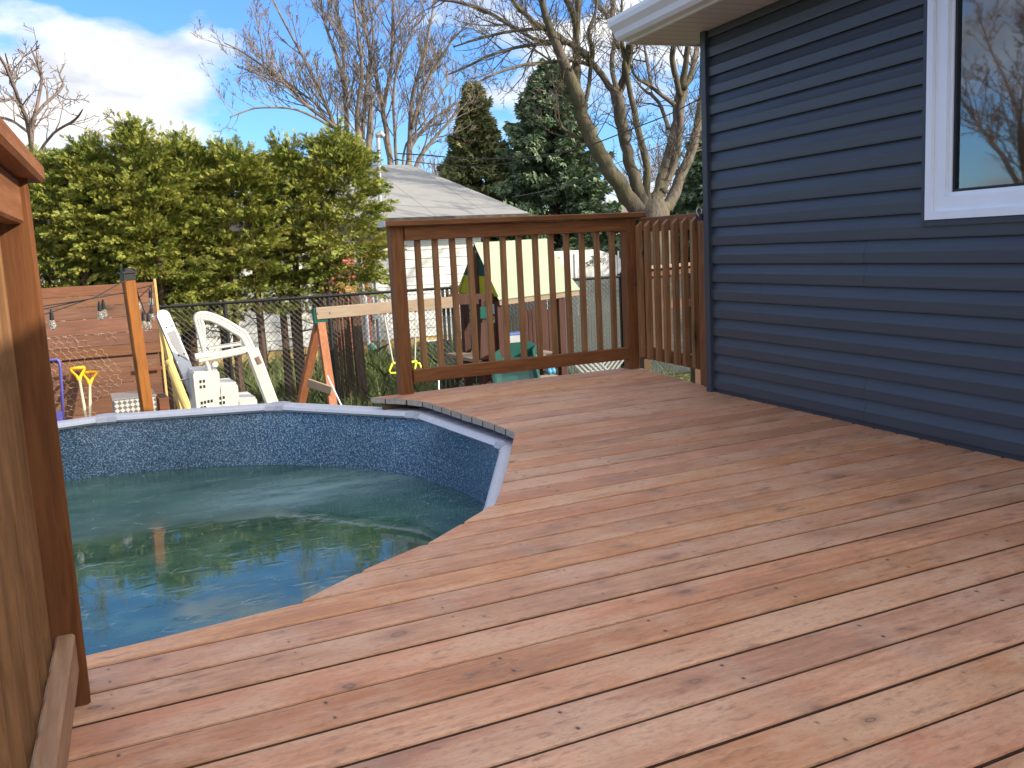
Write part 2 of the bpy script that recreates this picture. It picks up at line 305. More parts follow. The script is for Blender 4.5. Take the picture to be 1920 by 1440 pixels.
m_spruce = leaf_mat('spruce_needles', [(0.035, 0.075, 0.038), (0.085, 0.14, 0.07), (0.17, 0.22, 0.12), (0.27, 0.31, 0.18)])
m_spruceb = leaf_mat('spruce_brown', [(0.06, 0.10, 0.035), (0.14, 0.175, 0.06), (0.24, 0.235, 0.10), (0.33, 0.235, 0.15)])
m_grass = leaf_mat('grass_blade', [(0.05, 0.09, 0.02), (0.10, 0.15, 0.03), (0.17, 0.20, 0.06), (0.25, 0.22, 0.10)])
m_litter = leaf_mat('dead_leaf', [(0.20, 0.12, 0.05), (0.30, 0.20, 0.09), (0.16, 0.09, 0.04)])
def bark(name, a, b2, scale=6.0, moss=None):
    m, t, b = mat(name, 0.85, 0.15)
    tc = N(t, 'ShaderNodeTexCoord'); v = N(t, 'ShaderNodeVectorMath', operation='MULTIPLY', ins={0: tc.outputs['Object'], 1: (1, 1, 0.25)})
    n = N(t, 'ShaderNodeTexNoise', ins={0: v.outputs[0], 2: scale, 3: 6.0, 4: 0.65}); n2 = N(t, 'ShaderNodeTexNoise', ins={0: tc.outputs['Object'], 2: 0.9, 3: 3.0})
    c = mixc(t, ramp(t, n.outputs[0], [(0.35, 0.0), (0.65, 1.0)]), a, b2)
    if moss: c = mixc(t, ramp(t, n2.outputs[0], [(0.45, 0.0), (0.62, 0.8)]), c, moss)
    t.links.new(c, b.inputs['Base Color'])
    bn = N(t, 'ShaderNodeBump', ins={'Strength': 0.9, 'Distance': 0.05, 'Height': n.outputs[0]}); t.links.new(bn.outputs[0], b.inputs['Normal'])
    return m
m_maple = bark('maple_bark', (0.075, 0.06, 0.048), (0.17, 0.14, 0.112), 9, (0.105, 0.095, 0.05))
m_stems = bark('stem_bark', (0.14, 0.11, 0.085), (0.25, 0.205, 0.165), 9)
m_twig = bark('pale_bark', (0.15, 0.11, 0.09), (0.24, 0.18, 0.15), 9)
m_cedbark = bark('cedar_bark', (0.08, 0.05, 0.035), (0.16, 0.10, 0.07), 16)
m_brush = bark('brush_bark', (0.17, 0.12, 0.10), (0.26, 0.19, 0.165), 3)
def ground_mat():
    m, t, b = mat('lawn', 0.95, 0.1)
    tc = N(t, 'ShaderNodeTexCoord')
    n = N(t, 'ShaderNodeTexNoise', ins={0: tc.outputs['Object'], 2: 0.9, 3: 6.0, 4: 0.6}); n2 = N(t, 'ShaderNodeTexNoise', ins={0: tc.outputs['Object'], 2: 22.0, 3: 6.0, 4: 0.7})
    c = mixc(t, ramp(t, n2.outputs[0], [(0.3, 0.0), (0.7, 1.0)]), (0.05, 0.075, 0.022), (0.14, 0.16, 0.055))
    c = mixc(t, ramp(t, n.outputs[0], [(0.46, 0.0), (0.58, 0.8)]), c, (0.13, 0.095, 0.06))
    t.links.new(c, b.inputs['Base Color'])
    bn = N(t, 'ShaderNodeBump', ins={'Strength': 0.7, 'Distance': 0.03, 'Height': n2.outputs[0]}); t.links.new(bn.outputs[0], b.inputs['Normal'])
    return m
m_ground = ground_mat()
def roofgrey_mat():
    m, t, b = mat('grey_roll_roof', 0.9, 0.15)
    tc = N(t, 'ShaderNodeTexCoord'); s = N(t, 'ShaderNodeSeparateXYZ', ins={0: tc.outputs['Object']})
    n = N(t, 'ShaderNodeTexNoise', ins={0: tc.outputs['Object'], 2: 1.5, 3: 7.0, 4: 0.7}); fn = N(t, 'ShaderNodeTexNoise', ins={0: tc.outputs['Object'], 2: 60.0, 3: 3.0})
    c = mixc(t, n.outputs[0], (0.20, 0.197, 0.19), (0.33, 0.322, 0.30))
    c = mixc(t, M_(t, 'MULTIPLY', fn.outputs[0], 0.3), c, (0.30, 0.29, 0.28))
    gx = M_(t, 'PINGPONG', s.outputs[0], 0.62); gy = M_(t, 'PINGPONG', s.outputs[1], 0.5)
    ln = M_(t, 'MAXIMUM', ramp(t, gx, [(0.006, 0.65), (0.02, 0.0)]), ramp(t, gy, [(0.006, 0.3), (0.02, 0.0)]))
    t.links.new(mixc(t, ln, c, (0.14, 0.13, 0.13)), b.inputs['Base Color']); return m
m_roofg = roofgrey_mat()
def brick_mat():
    m, t, b = mat('red_brick', 0.85, 0.2)
    tc = N(t, 'ShaderNodeTexCoord'); s = N(t, 'ShaderNodeSeparateXYZ', ins={0: tc.outputs['Object']})
    v = N(t, 'ShaderNodeCombineXYZ', ins={0: s.outputs[0], 1: s.outputs[2], 2: 0.0})
    br = N(t, 'ShaderNodeTexBrick', ins={0: v.outputs[0], 1: (0.50, 0.13, 0.055, 1), 2: (0.36, 0.08, 0.035, 1), 3: (0.45, 0.38, 0.32, 1), 4: 1.0, 5: 0.006})
    br.inputs['Brick Width'].default_value = 0.21; br.inputs['Row Height'].default_value = 0.07
    t.links.new(br.outputs[0], b.inputs['Base Color']); return m
m_brick = brick_mat()
def dia_mat():
    m, t, b = mat('diamond_plate', 0.4, 0.5)
    tc = N(t, 'ShaderNodeTexCoord'); v = N(t, 'ShaderNodeMapping', ins={0: tc.outputs['Object']}); v.inputs['Rotation'].default_value = (0, radians(45), 0)
    ch = N(t, 'ShaderNodeTexChecker', ins={0: v.outputs[0], 1: (0.5, 0.48, 0.44, 1), 2: (0.14, 0.13, 0.12, 1), 3: 26.0})
    t.links.new(ch.outputs[0], b.inputs['Base Color']); return m
m_dia = dia_mat()
def glass_mat():
    m, t, b = mat('window_glass', 0.01, 0.9)
    gl = N(t, 'ShaderNodeBsdfGlossy', ins={0: (0.88, 0.90, 0.92, 1), 1: 0.02}); tr = N(t, 'ShaderNodeBsdfTransparent', ins={0: (0.93, 0.95, 0.95, 1)})
    lw = N(t, 'ShaderNodeFresnel', ins={0: 1.55})
    mx = N(t, 'ShaderNodeMixShader', ins={0: M_(t, 'MULTIPLY_ADD', lw.outputs[0], 1.0, 0.12, clamp=True), 1: tr.outputs[0], 2: gl.outputs[0]})
    t.links.new(mx.outputs[0], t.nodes['Material Output'].inputs[0]); return m
m_glass = glass_mat()
m_room = plain('room_paint', (0.62, 0.58, 0.52), 0.8)

# ------------------------------------------------------------------ mesh helpers
class MB:
    def __init__(s): s.v = []; s.f = []; s.m = []; s.cur = 0; s.blocks = []
    def add(s, vs, fs):
        o = len(s.v); s.v.extend([tuple(map(float, p)) for p in vs]); s.f.extend([tuple(o+i for i in f) for f in fs]); s.m.extend([s.cur]*len(fs))
    def box(s, x0, x1, y0, y1, z0, z1, b=0.0):
        if b <= 0:
            s.add([(x0,y0,z0),(x1,y0,z0),(x1,y1,z0),(x0,y1,z0),(x0,y0,z1),(x1,y0,z1),(x1,y1,z1),(x0,y1,z1)],
                  [(0,3,2,1),(4,5,6,7),(0,1,5,4),(1,2,6,5),(2,3,7,6),(3,0,4,7)]); return
        L = (x1-x0, y1-y0, z1-z0); ax = int(np.argmax(L))
        c = [(x0+x1)/2, (y0+y1)/2, (z0+z1)/2]; a = list(c); e = list(c); a[ax] -= L[ax]/2; e[ax] += L[ax]/2
        o = [i for i in range(3) if i != ax]
        s.bar(a, e, L[o[0]], L[o[1]], b, side=[1.0 if i == o[0] else 0.0 for i in range(3)])
    def bar(s, a, e, w, h, b=0.004, side=None, ends=None):
        """rectangular bar from a to e with chamfered long edges; w along side, h along the other"""
        a = np.array(a, float); e = np.array(e, float); d = e-a; L = np.linalg.norm(d); d /= L
        if side is None: side = np.cross(d, (0, 0, 1)) if abs(d[2]) < 0.9 else np.array((1.0, 0, 0))
        u = np.array(side, float); u -= d*(u@d); u /= np.linalg.norm(u); v = np.cross(d, u)
        w /= 2; h /= 2; b = min(b, w*0.6, h*0.6)
        q = [(-w+b,-h),(w-b,-h),(w,-h+b),(w,h-b),(w-b,h),(-w+b,h),(-w,h-b),(-w,-h+b)]
        vs = [a+u*x+v*y for x, y in q]+[e+u*x+v*y for x, y in q]
        s.add(vs, [tuple(range(7,-1,-1)), tuple(range(8,16))]+[(i,(i+1)%8,8+(i+1)%8,8+i) for i in range(8)])
    def tube(s, pts, rad, n=8, cap=True):
        pts = [np.array(p, float) for p in pts]
        if not hasattr(rad, '__len__'): rad = [rad]*len(pts)
        vs = []; fs = []; u = None
        for i, p in enumerate(pts):
            d = pts[min(i+1, len(pts)-1)]-pts[max(i-1, 0)]; d = d/(np.linalg.norm(d)+1e-9)
            if u is None: u = np.cross(d, (0.31, 0.2, 0.93)); 
            u = u-d*(u@d); u /= np.linalg.norm(u)+1e-9; v = np.cross(d, u)
            for k in range(n):
                a = 2*pi*k/n; vs.append(p+(u*cos(a)+v*sin(a))*rad[i])
        for i in range(len(pts)-1):
            for k in range(n):
                fs.append((i*n+k, i*n+(k+1)%n, (i+1)*n+(k+1)%n, (i+1)*n+k))
        if cap: fs.append(tuple(range(n-1,-1,-1))); fs.append(tuple((len(pts)-1)*n+k for k in range(n)))
        s.add(vs, fs)
    def lathe(s, c, prof, n=16, axis=None):
        vs = []; fs = []
        for r, z in prof:
            for k in range(n): a = 2*pi*k/n; vs.append((c[0]+r*cos(a), c[1]+r*sin(a), c[2]+z))
        for i in range(len(prof)-1):
            for k in range(n): fs.append((i*n+k, i*n+(k+1)%n, (i+1)*n+(k+1)%n, (i+1)*n+k))
        fs.append(tuple(range(n-1,-1,-1))); fs.append(tuple((len(prof)-1)*n+k for k in range(n)))
        s.add(vs, fs)
    def prism(s, poly, ext):
        """polygon (3-D points) pushed along the vector ext"""
        n = len(poly); p = [np.array(q, float) for q in poly]; e = np.array(ext, float)
        s.add(p+[q+e for q in p], [tuple(range(n-1,-1,-1)), tuple(range(n,2*n))]+[(i,(i+1)%n,n+(i+1)%n,n+i) for i in range(n)])
    def build(s, name, mats, parent=None, smooth=False):
        me = bpy.data.meshes.new(name); loc = Vector((0, 0, 0))
        v = np.array(s.v, dtype=float)
        if parent is not None and parent.get('_w', True): v = v-np.array(world_loc(parent))
        me.from_pydata(v.tolist(), [], s.f)
        mats = mats if isinstance(mats, (list, tuple)) else [mats]
        for m in mats: me.materials.append(m)
        if len(mats) > 1: me.polygons.foreach_set('material_index', s.m)
        if smooth: me.polygons.foreach_set('use_smooth', [True]*len(me.polygons))
        me.update()
        o = bpy.data.objects.new(name, me); COL.objects.link(o)
        if parent is not None: o.parent = parent
        return o
def world_loc(o):
    p = Vector((0, 0, 0))
    while o is not None: p += o.location; o = o.parent
    return p
def tag(o, label, cat, group=None, kind=None):
    if label: o['label'] = label
    if cat: o['category'] = cat
    if group: o['group'] = group
    if kind: o['kind'] = kind
    return o
def thing(name, label, cat, loc=(0, 0, 0), group=None, local=False, rz=0.0):
    o = bpy.data.objects.new(name, None); COL.objects.link(o); o.location = tuple(map(float, loc)); o.empty_display_size = 0.1
    o.rotation_euler = (0, 0, rz)
    if local: o['_w'] = False
    return tag(o, label, cat, group)
def tris(name, P3, mats, parent, quads=False):
    """many loose polygons: P3 has shape (n, k, 3)"""
    n, k, _ = P3.shape; me = bpy.data.meshes.new(name)
    v = P3.reshape(-1, 3)-(np.array(world_loc(parent)) if parent is not None else 0)
    me.vertices.add(n*k); me.vertices.foreach_set('co', v.astype(np.float32).ravel())
    me.loops.add(n*k); me.loops.foreach_set('vertex_index', np.arange(n*k, dtype=np.int32))
    me.polygons.add(n); me.polygons.foreach_set('loop_start', np.arange(0, n*k, k, dtype=np.int32))
    me.polygons.foreach_set('loop_total', np.full(n, k, dtype=np.int32))
    me.materials.append(mats); me.update(calc_edges=True)
    o = bpy.data.objects.new(name, me); COL.objects.link(o)
    if parent is not None: o.parent = parent
    return o

GZ = -1.42
# ------------------------------------------------------------------ ground
mb = MB(); mb.add([(-150,-150,GZ),(200,-150,GZ),(200,200,GZ),(-150,200,GZ)], [(0,1,2,3)])
mb.build('ground', m_ground)['kind'] = 'structure'

# ------------------------------------------------------------------ deck
SK = 0.0858
CO = np.array([3.525, 4.591]); DRv = np.array([sin(SK), cos(SK)]); NV = np.array([cos(SK), -sin(SK)])
LEFT = [(5.95,1.73),(5.908,1.745),(5.77,1.836),(5.626,1.931),(5.479,1.975),(5.295,1.979),(4.503,2.003),(4.233,1.998),(3.554,1.631),(3.12,1.384),(3.07,1.354),(3.0,1.261),(2.796,1.018),(2.66,0.758),(2.478,0.489),(2.38,0.20),(2.376,-0.039),(2.372,-0.7),(-4,-0.7)]
def xl(Y):
    ys = [a for a, _ in LEFT][::-1]; xs = [b for _, b in LEFT][::-1]; return float(np.interp(Y, ys, xs))
def xr(Y):
    if Y < 4.60: return CO[0]+(Y-CO[1])*math.tan(SK)+0.02
    return float(np.interp(Y, [4.60, 4.84, 5.83, 6.2], [3.60, 3.62, 3.80, 3.80]))
deck = thing('wooden_deck', 'reddish stained wooden deck floor beside the pool and the navy house wall', 'deck', (0, 0, 0))
mb = MB(); k = -3
y_hi = 5.905
random.seed(3)
while True:
    y1 = DECK_Y0-DECK_P*k-0.0048; y0 = y1-DECK_P+0.0096
    if k == -3: y1 = y_hi; y0 = DECK_Y0+DECK_P*2+0.003
    if y1 < -1.6: break
    if k == -3: y0 = DECK_Y0+2*DECK_P+0.003
    gap = random.uniform(0.0, 0.0015); y0 += gap; y1 -= gap
    dz = random.uniform(-0.001, 0.001); b = 0.006
    prof = [(y0, -0.036), (y0, -b), (y0+b*0.3, -b*0.35), (y0+b, -0.0006), (y0+b*3, 0), (y1-b*3, 0), (y1-b, -0.0006), (y1-b*0.3, -b*0.35), (y1, -b), (y1, -0.036)]
    segs = [(None, None)]
    if False: 
        j = 0.4066*random.randint(4, 8); segs = [(None, j-0.0015), (j+0.0015, None)]
    for sa, sb in segs:
        vs = []
        for yy, zz in prof:
            a = xl(yy) if sa is None else sa; vs.append((a, yy, zz+dz))
        for yy, zz in prof:
            e = xr(yy) if sb is None else sb; vs.append((e, yy, zz+dz))
        n = len(prof)
        F_ = [(i, n+i, n+(i+1)%n, (i+1)%n) for i in range(n)]
        mb.add(vs, [tuple(range(n)), tuple(range(2*n-1, n-1, -1))]+F_)
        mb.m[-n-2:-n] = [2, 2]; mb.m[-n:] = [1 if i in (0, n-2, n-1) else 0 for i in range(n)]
    k += 1
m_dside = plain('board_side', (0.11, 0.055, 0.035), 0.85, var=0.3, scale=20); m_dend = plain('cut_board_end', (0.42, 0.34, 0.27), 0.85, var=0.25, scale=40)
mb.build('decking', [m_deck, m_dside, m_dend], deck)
# fold the object origin back so that wood coordinates equal world ones
mb = MB()
for jx in np.arange(-0.6, 3.9, 0.4066):
    ylo = -1.5; yhi = 5.8
    ys = [y for y in np.arange(-1.5, 5.8, 0.05) if xl(y) < jx-0.05 and xr(y) > jx+0.05]
    if ys: mb.box(jx-0.019, jx+0.019, min(ys), max(ys), -0.18, -0.045)
mb.box(1.80, 3.8, 5.80, 5.84, -0.22, -0.045)
mb.build('joist_frame', m_joist, deck)
for (px, py) in [(2.2,5.7),(3.7,5.7),(2.25,4.3),(3.6,3),(1.5,2.4),(0.5,2.0)]:
    mb = MB(); mb.box(px-0.045, px+0.045, py-0.045, py+0.045, GZ, -0.182); mb.build('support_post', m_joist, deck)
for ch in deck.children:   # keep grain in world coordinates
    pass

# ------------------------------------------------------------------ pool
PIN = [(-0.95,6.62),(0.171,6.884),(1.24,6.539),(1.923,5.58),(1.976,4.378),(1.364,3.24),(0.52,2.46),(-0.70,2.36),(-1.75,3.05),(-2.12,4.35),(-1.95,5.62)]
PC = np.array([-0.04, 4.84]); PR = 2.035
pool = thing('swimming_pool', 'round above ground pool with pebbled blue liner and pale grey rim', 'pool', (PC[0], PC[1], GZ))
mb = MB(); NW = 96
# the wall is a smooth ring a little inside the rim polygon
ring = []
for i in range(NW):
    a = 2*pi*i/NW; r = PR
    ring.append((PC[0]+r*cos(a), PC[1]+r*sin(a)))
PP = [np.array(p) for p in PIN]
def polyr(a):
    d = np.array([cos(a), sin(a)]); best = 9
    for i in range(len(PP)):
        p, q = PP[i]-PC, PP[(i+1)%len(PP)]-PC; e = q-p
        den = d[0]*e[1]-d[1]*e[0]
        if abs(den) < 1e-9: continue
        t_ = (p[0]*e[1]-p[1]*e[0])/den; s_ = (p[0]*d[1]-p[1]*d[0])/den
        if t_ > 0 and -1e-6 <= s_ <= 1+1e-6: best = min(best, t_)
    return best
top = []; 
for i in range(NW):
    a = 2*pi*i/NW; top.append(PC+np.array([cos(a), sin(a)])*max(polyr(a)+0.05, PR))
vs = [(p[0], p[1], -0.10) for p in top]+[(x, y, -0.24) for x, y in ring]+[(x, y, GZ+0.02) for x, y in ring]
fs = [(i, (i+1)%NW, NW+(i+1)%NW, NW+i) for i in range(NW)]+[(NW+i, NW+(i+1)%NW, 2*NW+(i+1)%NW, 2*NW+i) for i in range(NW)]
mb.add(vs, fs); mb.build('liner', m_liner, pool, smooth=True)
mb = MB()
vs = [(PC[0]+(p[0]-PC[0])*1.03, PC[1]+(p[1]-PC[1])*1.03, -0.11) for p in top]+[(PC[0]+(p[0]-PC[0])*1.03, PC[1]+(p[1]-PC[1])*1.03, GZ) for p in top]
mb.add(vs, [(i, NW+i, NW+(i+1)%NW, (i+1)%NW) for i in range(NW)]); mb.build('outer_wall', m_rimcap, pool, smooth=True)
RP = [(0.00,-0.105),(0.012,-0.088),(0.03,-0.078),(0.13,-0.078),(0.152,-0.090),(0.158,-0.118),(0.14,-0.122),(0.02,-0.122)]
def offpt(i, o):
    """polygon vertex i pushed out by o along its mitre"""
    n = len(PP); a, b, c = PP[(i-1)%n], PP[i], PP[(i+1)%n]
    e1 = (b-a)/np.linalg.norm(b-a); e2 = (c-b)/np.linalg.norm(c-b)
    n1 = np.array([-e1[1], e1[0]]); n2 = np.array([-e2[1], e2[0]])
    m = n1+n2; m /= np.linalg.norm(m); 
    if (b-PC)@m < 0: m = -m
    return b+m*o/abs(m@n1)
for i in range(len(PP)):
    j = (i+1)%len(PP); mb = MB()
    vs = [(*offpt(i, o), z) for o, z in RP]+[(*offpt(j, o), z) for o, z in RP]; n = len(RP)
    mb.add(vs, [tuple(range(n-1,-1,-1)), tuple(range(n,2*n))]+[(k,(k+1)%n,n+(k+1)%n,n+k) for k in range(n)])
    mb.build('rim_rail', m_rim, pool)
    mb = MB()
    for g, (q0, q1) in enumerate(((-0.055, 0.055),)):
        pts = []
        def side(sgn):
            nb = PP[j] if sgn > 0 else PP[(i-1)%len(PP)]; bi = j if sgn > 0 else (i-1)%len(PP)
            out = []
            for o, z in RP:
                A = offpt(i, o); B = offpt(bi, o); t_ = 0.065/np.linalg.norm(B-A); C_ = A+(B-A)*t_
                e = 0.006
                out.append((C_, z, o))
            return out
        L_, R_ = side(-1), side(1); mid = [(offpt(i, o), z, o) for o, z in RP]
        def puff(lst):
            res = []
            zc = -0.10; 
            for (p, z, o) in lst:
                d = (p-PC)/np.linalg.norm(p-PC); res.append((*(p+d*(-0.007 if o < 0.07 else 0.007)), z+(0.006 if z > -0.1 else -0.006)))
            return res
        A, B_, C_ = puff(L_), puff(mid), puff(R_)
        vs = A+B_+C_
        mb.add(vs, [tuple(range(n-1,-1,-1)), tuple(range(2*n,3*n))]+[(k,(k+1)%n,n+(k+1)%n,n+k) for k in range(n)]+[(n+k,n+(k+1)%n,2*n+(k+1)%n,2*n+k) for k in range(n)])
    mb.build('rim_cap', m_rimcap, pool)
mb = MB(); mb.add([(PC[0]+(PR-0.002)*cos(2*pi*i/NW), PC[1]+(PR-0.002)*sin(2*pi*i/NW), -0.48) for i in range(NW)], [tuple(range(NW))])
wob = mb.build('water', m_water); wob['kind'] = 'structure'
wob.data.transform(Matrix.Translation((-PC[0], -PC[1], 0.48))); wob.location = (PC[0], PC[1], -0.48)

# ------------------------------------------------------------------ house
H = thing('house', 'house with navy horizontal vinyl siding and a white framed window beside the deck', 'house', (CO[0], CO[1], 0), local=True, rz=-SK)
# local frame: x into the house, y along the wall away from the camera
HL = 7.2
WS0, WS1, WZ0, WZ1 = 1.691, 3.35, 0.934, 2.02          # window trim outline: distance from corner, height
EX = 0.1075; Z0 = 1.9599
mb = MB()
def course(zb, ya, yb, proud=0.0, zt=None):
    zt = zb+EX if zt is None else zt
    h = EX; p = proud
    pr = [(-0.004-p, zb+0.001), (-0.023-p, zb), (-0.0235-p, zb+0.006), (-0.0230-p, zb+h*0.46), (-0.0170-p, zb+h*0.58), (-0.0105-p, zb+h*0.76), (-0.004-p, zb+h+0.0005)]
    pr = [(x, min(z, zt)) for x, z in pr]
    n = len(pr); vs = [(x, ya, z) for x, z in pr]+[(x, yb, z) for x, z in pr]
    mb.add(vs, [(i, n+i, n+i+1, i+1) for i in range(n-1)])
    mb.add([(0.002, yb, zb), (-0.004-p, yb, zb+0.001)]+[(x, yb, z) for x, z in pr[1:]]+[(0.002, yb, min(zb+h, zt))], [tuple(range(len(pr)+2))])
    mb.add([(0.002, ya, zb), (-0.004-p, ya, zb+0.001)]+[(x, ya, z) for x, z in pr[1:]]+[(0.002, ya, min(zb+h, zt))], [tuple(range(len(pr)+1, -1, -1))])
SEAM = {11: 1.335, 12: 1.335, 13: 0.52, 14: 0.52, 17: 1.34, 18: 1.34}
for i in range(-2, 19):
    zb = Z0-EX*i; zt = min(zb+EX, 2.108)
    if zb >= 2.10: continue
    # stretches of wall left free by the window
    spans = [(-0.03, -HL)]
    if zb+EX > WZ0+0.002 and zb < WZ1: spans = [(-0.03, -WS0), (-WS1, -HL)]
    for a, b in spans:
        if i in SEAM and a == -0.03 and len(spans) == 1:
            s = SEAM[i]; course(zb, -s+0.0035, a, 0.0, zt); course(zb, b, -s, 0.0016, zt)
        else: course(zb, b, a, 0.0, zt)
    if len(spans) == 2 and zb < WZ0: course(zb, -WS1, -WS0, 0.0, WZ0+0.001)
mb.build('siding', m_siding, H)
mb = MB()
hx = 8.6
mb.box(0.003, 0.12, -HL, -WS1+0.0, -1.42, 2.108); mb.box(0.003, 0.12, -WS0, -0.002, -1.42, 2.108)
mb.box(0.003, 0.12, -WS1, -WS0, -1.42, WZ0); mb.box(0.003, 0.12, -WS1, -WS0, WZ1, 2.108)
mb.box(0.122, 1.90, -0.12, -0.002, -1.42, 2.108); mb.box(2.95, hx, -0.12, -0.002, -1.42, 2.108); mb.box(1.90, 2.95, -0.12, -0.002, -1.42, 1.12); mb.box(1.90, 2.95, -0.12, -0.002, 1.98, 2.108)
# far wall of the room with an opening, so daylight shows through it
mb.box(hx, hx+0.1, -HL, -0.002, -1.42, 2.108)
mb.build('wall', m_trimd, H)
mb = MB()
rx = 3.4
mb.box(0.13, rx, -HL, -0.13, -0.3, -0.2); mb.box(0.13, rx, -HL, -0.13, 2.15, 2.2)
mb.box(rx, rx+0.1, -HL, -0.13, -0.2, 2.15)
mb.box(0.13, 1.90, -0.16, -0.13, -0.2, 2.15); mb.box(2.95, rx, -0.16, -0.13, -0.2, 2.15); mb.box(1.90, 2.95, -0.16, -0.13, -0.2, 1.12); mb.box(1.90, 2.95, -0.16, -0.13, 1.98, 2.15); mb.box(0.13, rx, -HL-0.05, -HL, -0.2, 2.15)
mb.build('room', m_room, H)
mb = MB()
for xa_, xb_ in ((1.905, 1.935), (2.13, 2.17), (2.91, 2.945)): mb.box(xa_, xb_, -0.10, -0.06, 1.125, 1.975)
mb.box(1.935, 2.91, -0.098, -0.062, 1.125, 1.15); mb.box(1.935, 2.91, -0.098, -0.062, 1.95, 1.975); mb.build('end_window_frame', m_frame, H)
# corner post and bottom starter strip
mb = MB(); mb.bar((-0.014, -0.012, -0.02), (-0.014, -0.012, 2.108), 0.056, 0.052, 0.003, side=(1,0,0)); mb.build('corner_post', m_trimd, H)
mb = MB(); mb.box(-0.010, 0.0025, -HL, -0.04, -0.015, 0.0245); mb.build('starter_strip', m_trimd, H)
# window
wn = thing('window', None, None, (0, 0, 0), local=True); wn.parent = H
for key in ('label', 'category'):
    if key in wn: del wn[key]
def ring4(mb, s0, s1, z0, z1, wd, x0, x1):
    """mitred rectangular frame on the wall; s measured from the corner"""
    o = [(-s0, z0), (-s1, z0), (-s1, z1), (-s0, z1)]; i_ = [(-s0-wd, z0+wd), (-s1+wd, z0+wd), (-s1+wd, z1-wd), (-s0-wd, z1-wd)]
    for k in range(4):
        a, b = o[k], o[(k+1)%4]; c, d = i_[(k+1)%4], i_[k]
        q = [a, b, c, d]; vs = [(x0, y, z) for y, z in q]+[(x1, y, z) for y, z in q]
        mb.add(vs, [(0,1,2,3),(7,6,5,4),(0,4,5,1),(1,5,6,2),(2,6,7,3),(3,7,4,0)])
mb = MB(); ring4(mb, WS0, WS1, WZ0, WZ1, 0.024, -0.034, 0.003); mb.build('trim', m_trimd, wn)
mb = MB(); g = 0.0262
ring4(mb, WS0+g, WS1-g, WZ0+g, WZ1-g, 0.032, -0.040, 0.06)
ring4(mb, WS0+g+0.0325, WS1-g-0.0325, WZ0+g+0.0325, WZ1-g-0.0325, 0.060, -0.022, 0.06)
ring4(mb, WS0+g+0.093, WS1-g-0.093, WZ0+g+0.093, WZ1-g-0.093, 0.016, -0.006, 0.06)
mb.build('frame', m_frame, wn)
g2 = g+0.0375+0.060+0.012
mb = MB(); ring4(mb, WS0+g2, WS1-g2, WZ0+g2, WZ1-g2, 0.011, 0.0, 0.03); mb.build('gasket', m_black, wn)
mb = MB(); gs = WS0+g2+0.002; ge = WS1-g2-0.002
mb.box(0.012, 0.018, -ge, -gs, WZ0+g2+0.002, WZ1-g2-0.002); mb.build('glass_pane', m_glass, wn)
mb = MB(); ring4(mb, 1.92, 1.965, 1.055, 1.085, 0.006, 0.0195, 0.026); mb.build('latch', m_black, wn)
wn.name = 'window'
# eave: soffit, fascia, gutter, roof
EV = 0.33; OY = 0.335; ZS = 2.110
mb = MB(); mb.box(-EV, 0.13, -HL-0.3, OY, ZS, ZS+0.012); mb.build('soffit', m_soffit, H)
mb = MB(); mb.box(-EV-0.018, -EV-0.001, -HL-0.3, OY+0.018, ZS-0.004, ZS+0.15); mb.box(-EV, hx+0.3, OY+0.0005, OY+0.018, ZS-0.004, ZS+0.05); mb.build('fascia', m_white, H)
mb = MB()
gp = [(-EV-0.0195, 2.118), (-EV-0.075, 2.118), (-EV-0.095, 2.135), (-EV-0.105, 2.165), (-EV-0.135, 2.195), (-EV-0.142, 2.222), (-EV-0.142, 2.240), (-EV-0.130, 2.240), (-EV-0.130, 2.226), (-EV-0.122, 2.200), (-EV-0.095, 2.17), (-EV-0.085, 2.14), (-EV-0.072, 2.126), (-EV-0.0195, 2.126)]
n = len(gp); ya, yb = -HL-0.3, OY-0.01
vs = [(x, ya, z) for x, z in gp]+[(x, yb, z) for x, z in gp]
mb.add(vs, [(k, (k+1)%n, n+(k+1)%n, n+k) for k in range(n)])
ec = [(-EV-0.0195, 2.117), (-EV-0.076, 2.117), (-EV-0.097, 2.134), (-EV-0.107, 2.165), (-EV-0.137, 2.195), (-EV-0.144, 2.222), (-EV-0.144, 2.242), (-EV-0.0195, 2.242)]
mb.prism([(x, yb, z) for x, z in ec], (0, 0.004, 0))
mb.build('gutter', m_white, H)
mb = MB(); ex0, ex1, ey0, ey1, ez = -EV-0.03, hx+0.33, -HL-0.3, OY+0.03, 2.250; RH = 4.3; rz = ez+0.40*RH
for dz_ in (0.0,):
    A_ = [(ex0, ey0, ez), (ex1, ey0, ez), (ex1, ey1, ez), (ex0, ey1, ez), (ex0+RH, ey1-RH, rz), (ex0+RH, ey0, rz)]
    A2 = [(x, y, z-0.02) for x, y, z in A_]; n = 6
    mb.add(A_+A2, [(0,3,4,5)[::-1], (3,2,4)[::-1], (2,1,5,4)[::-1], (0,5,1)[::-1], (6,9,10,11), (9,8,10), (8,7,11,10), (6,11,7), (0,6,9,3), (3,9,8,2), (2,8,7,1), (1,7,6,0)])
mb.build('roof', m_shingle, H)
mb = MB(); mb.box(-EV, 4.2, -HL-2.5, -4.9, 2.27, 2.47); mb.build('shade_block', m_siding, H)  # unseen raised block, added to shade the lower part of the near left post
mb = MB(); mb.box(-EV-0.05, 4.3, -HL-2.6, -4.85, 2.472, 2.52); mb.build('shade_block_lid', m_shingle, H)  # flat lid of the added block, sets the shadow edge on that post

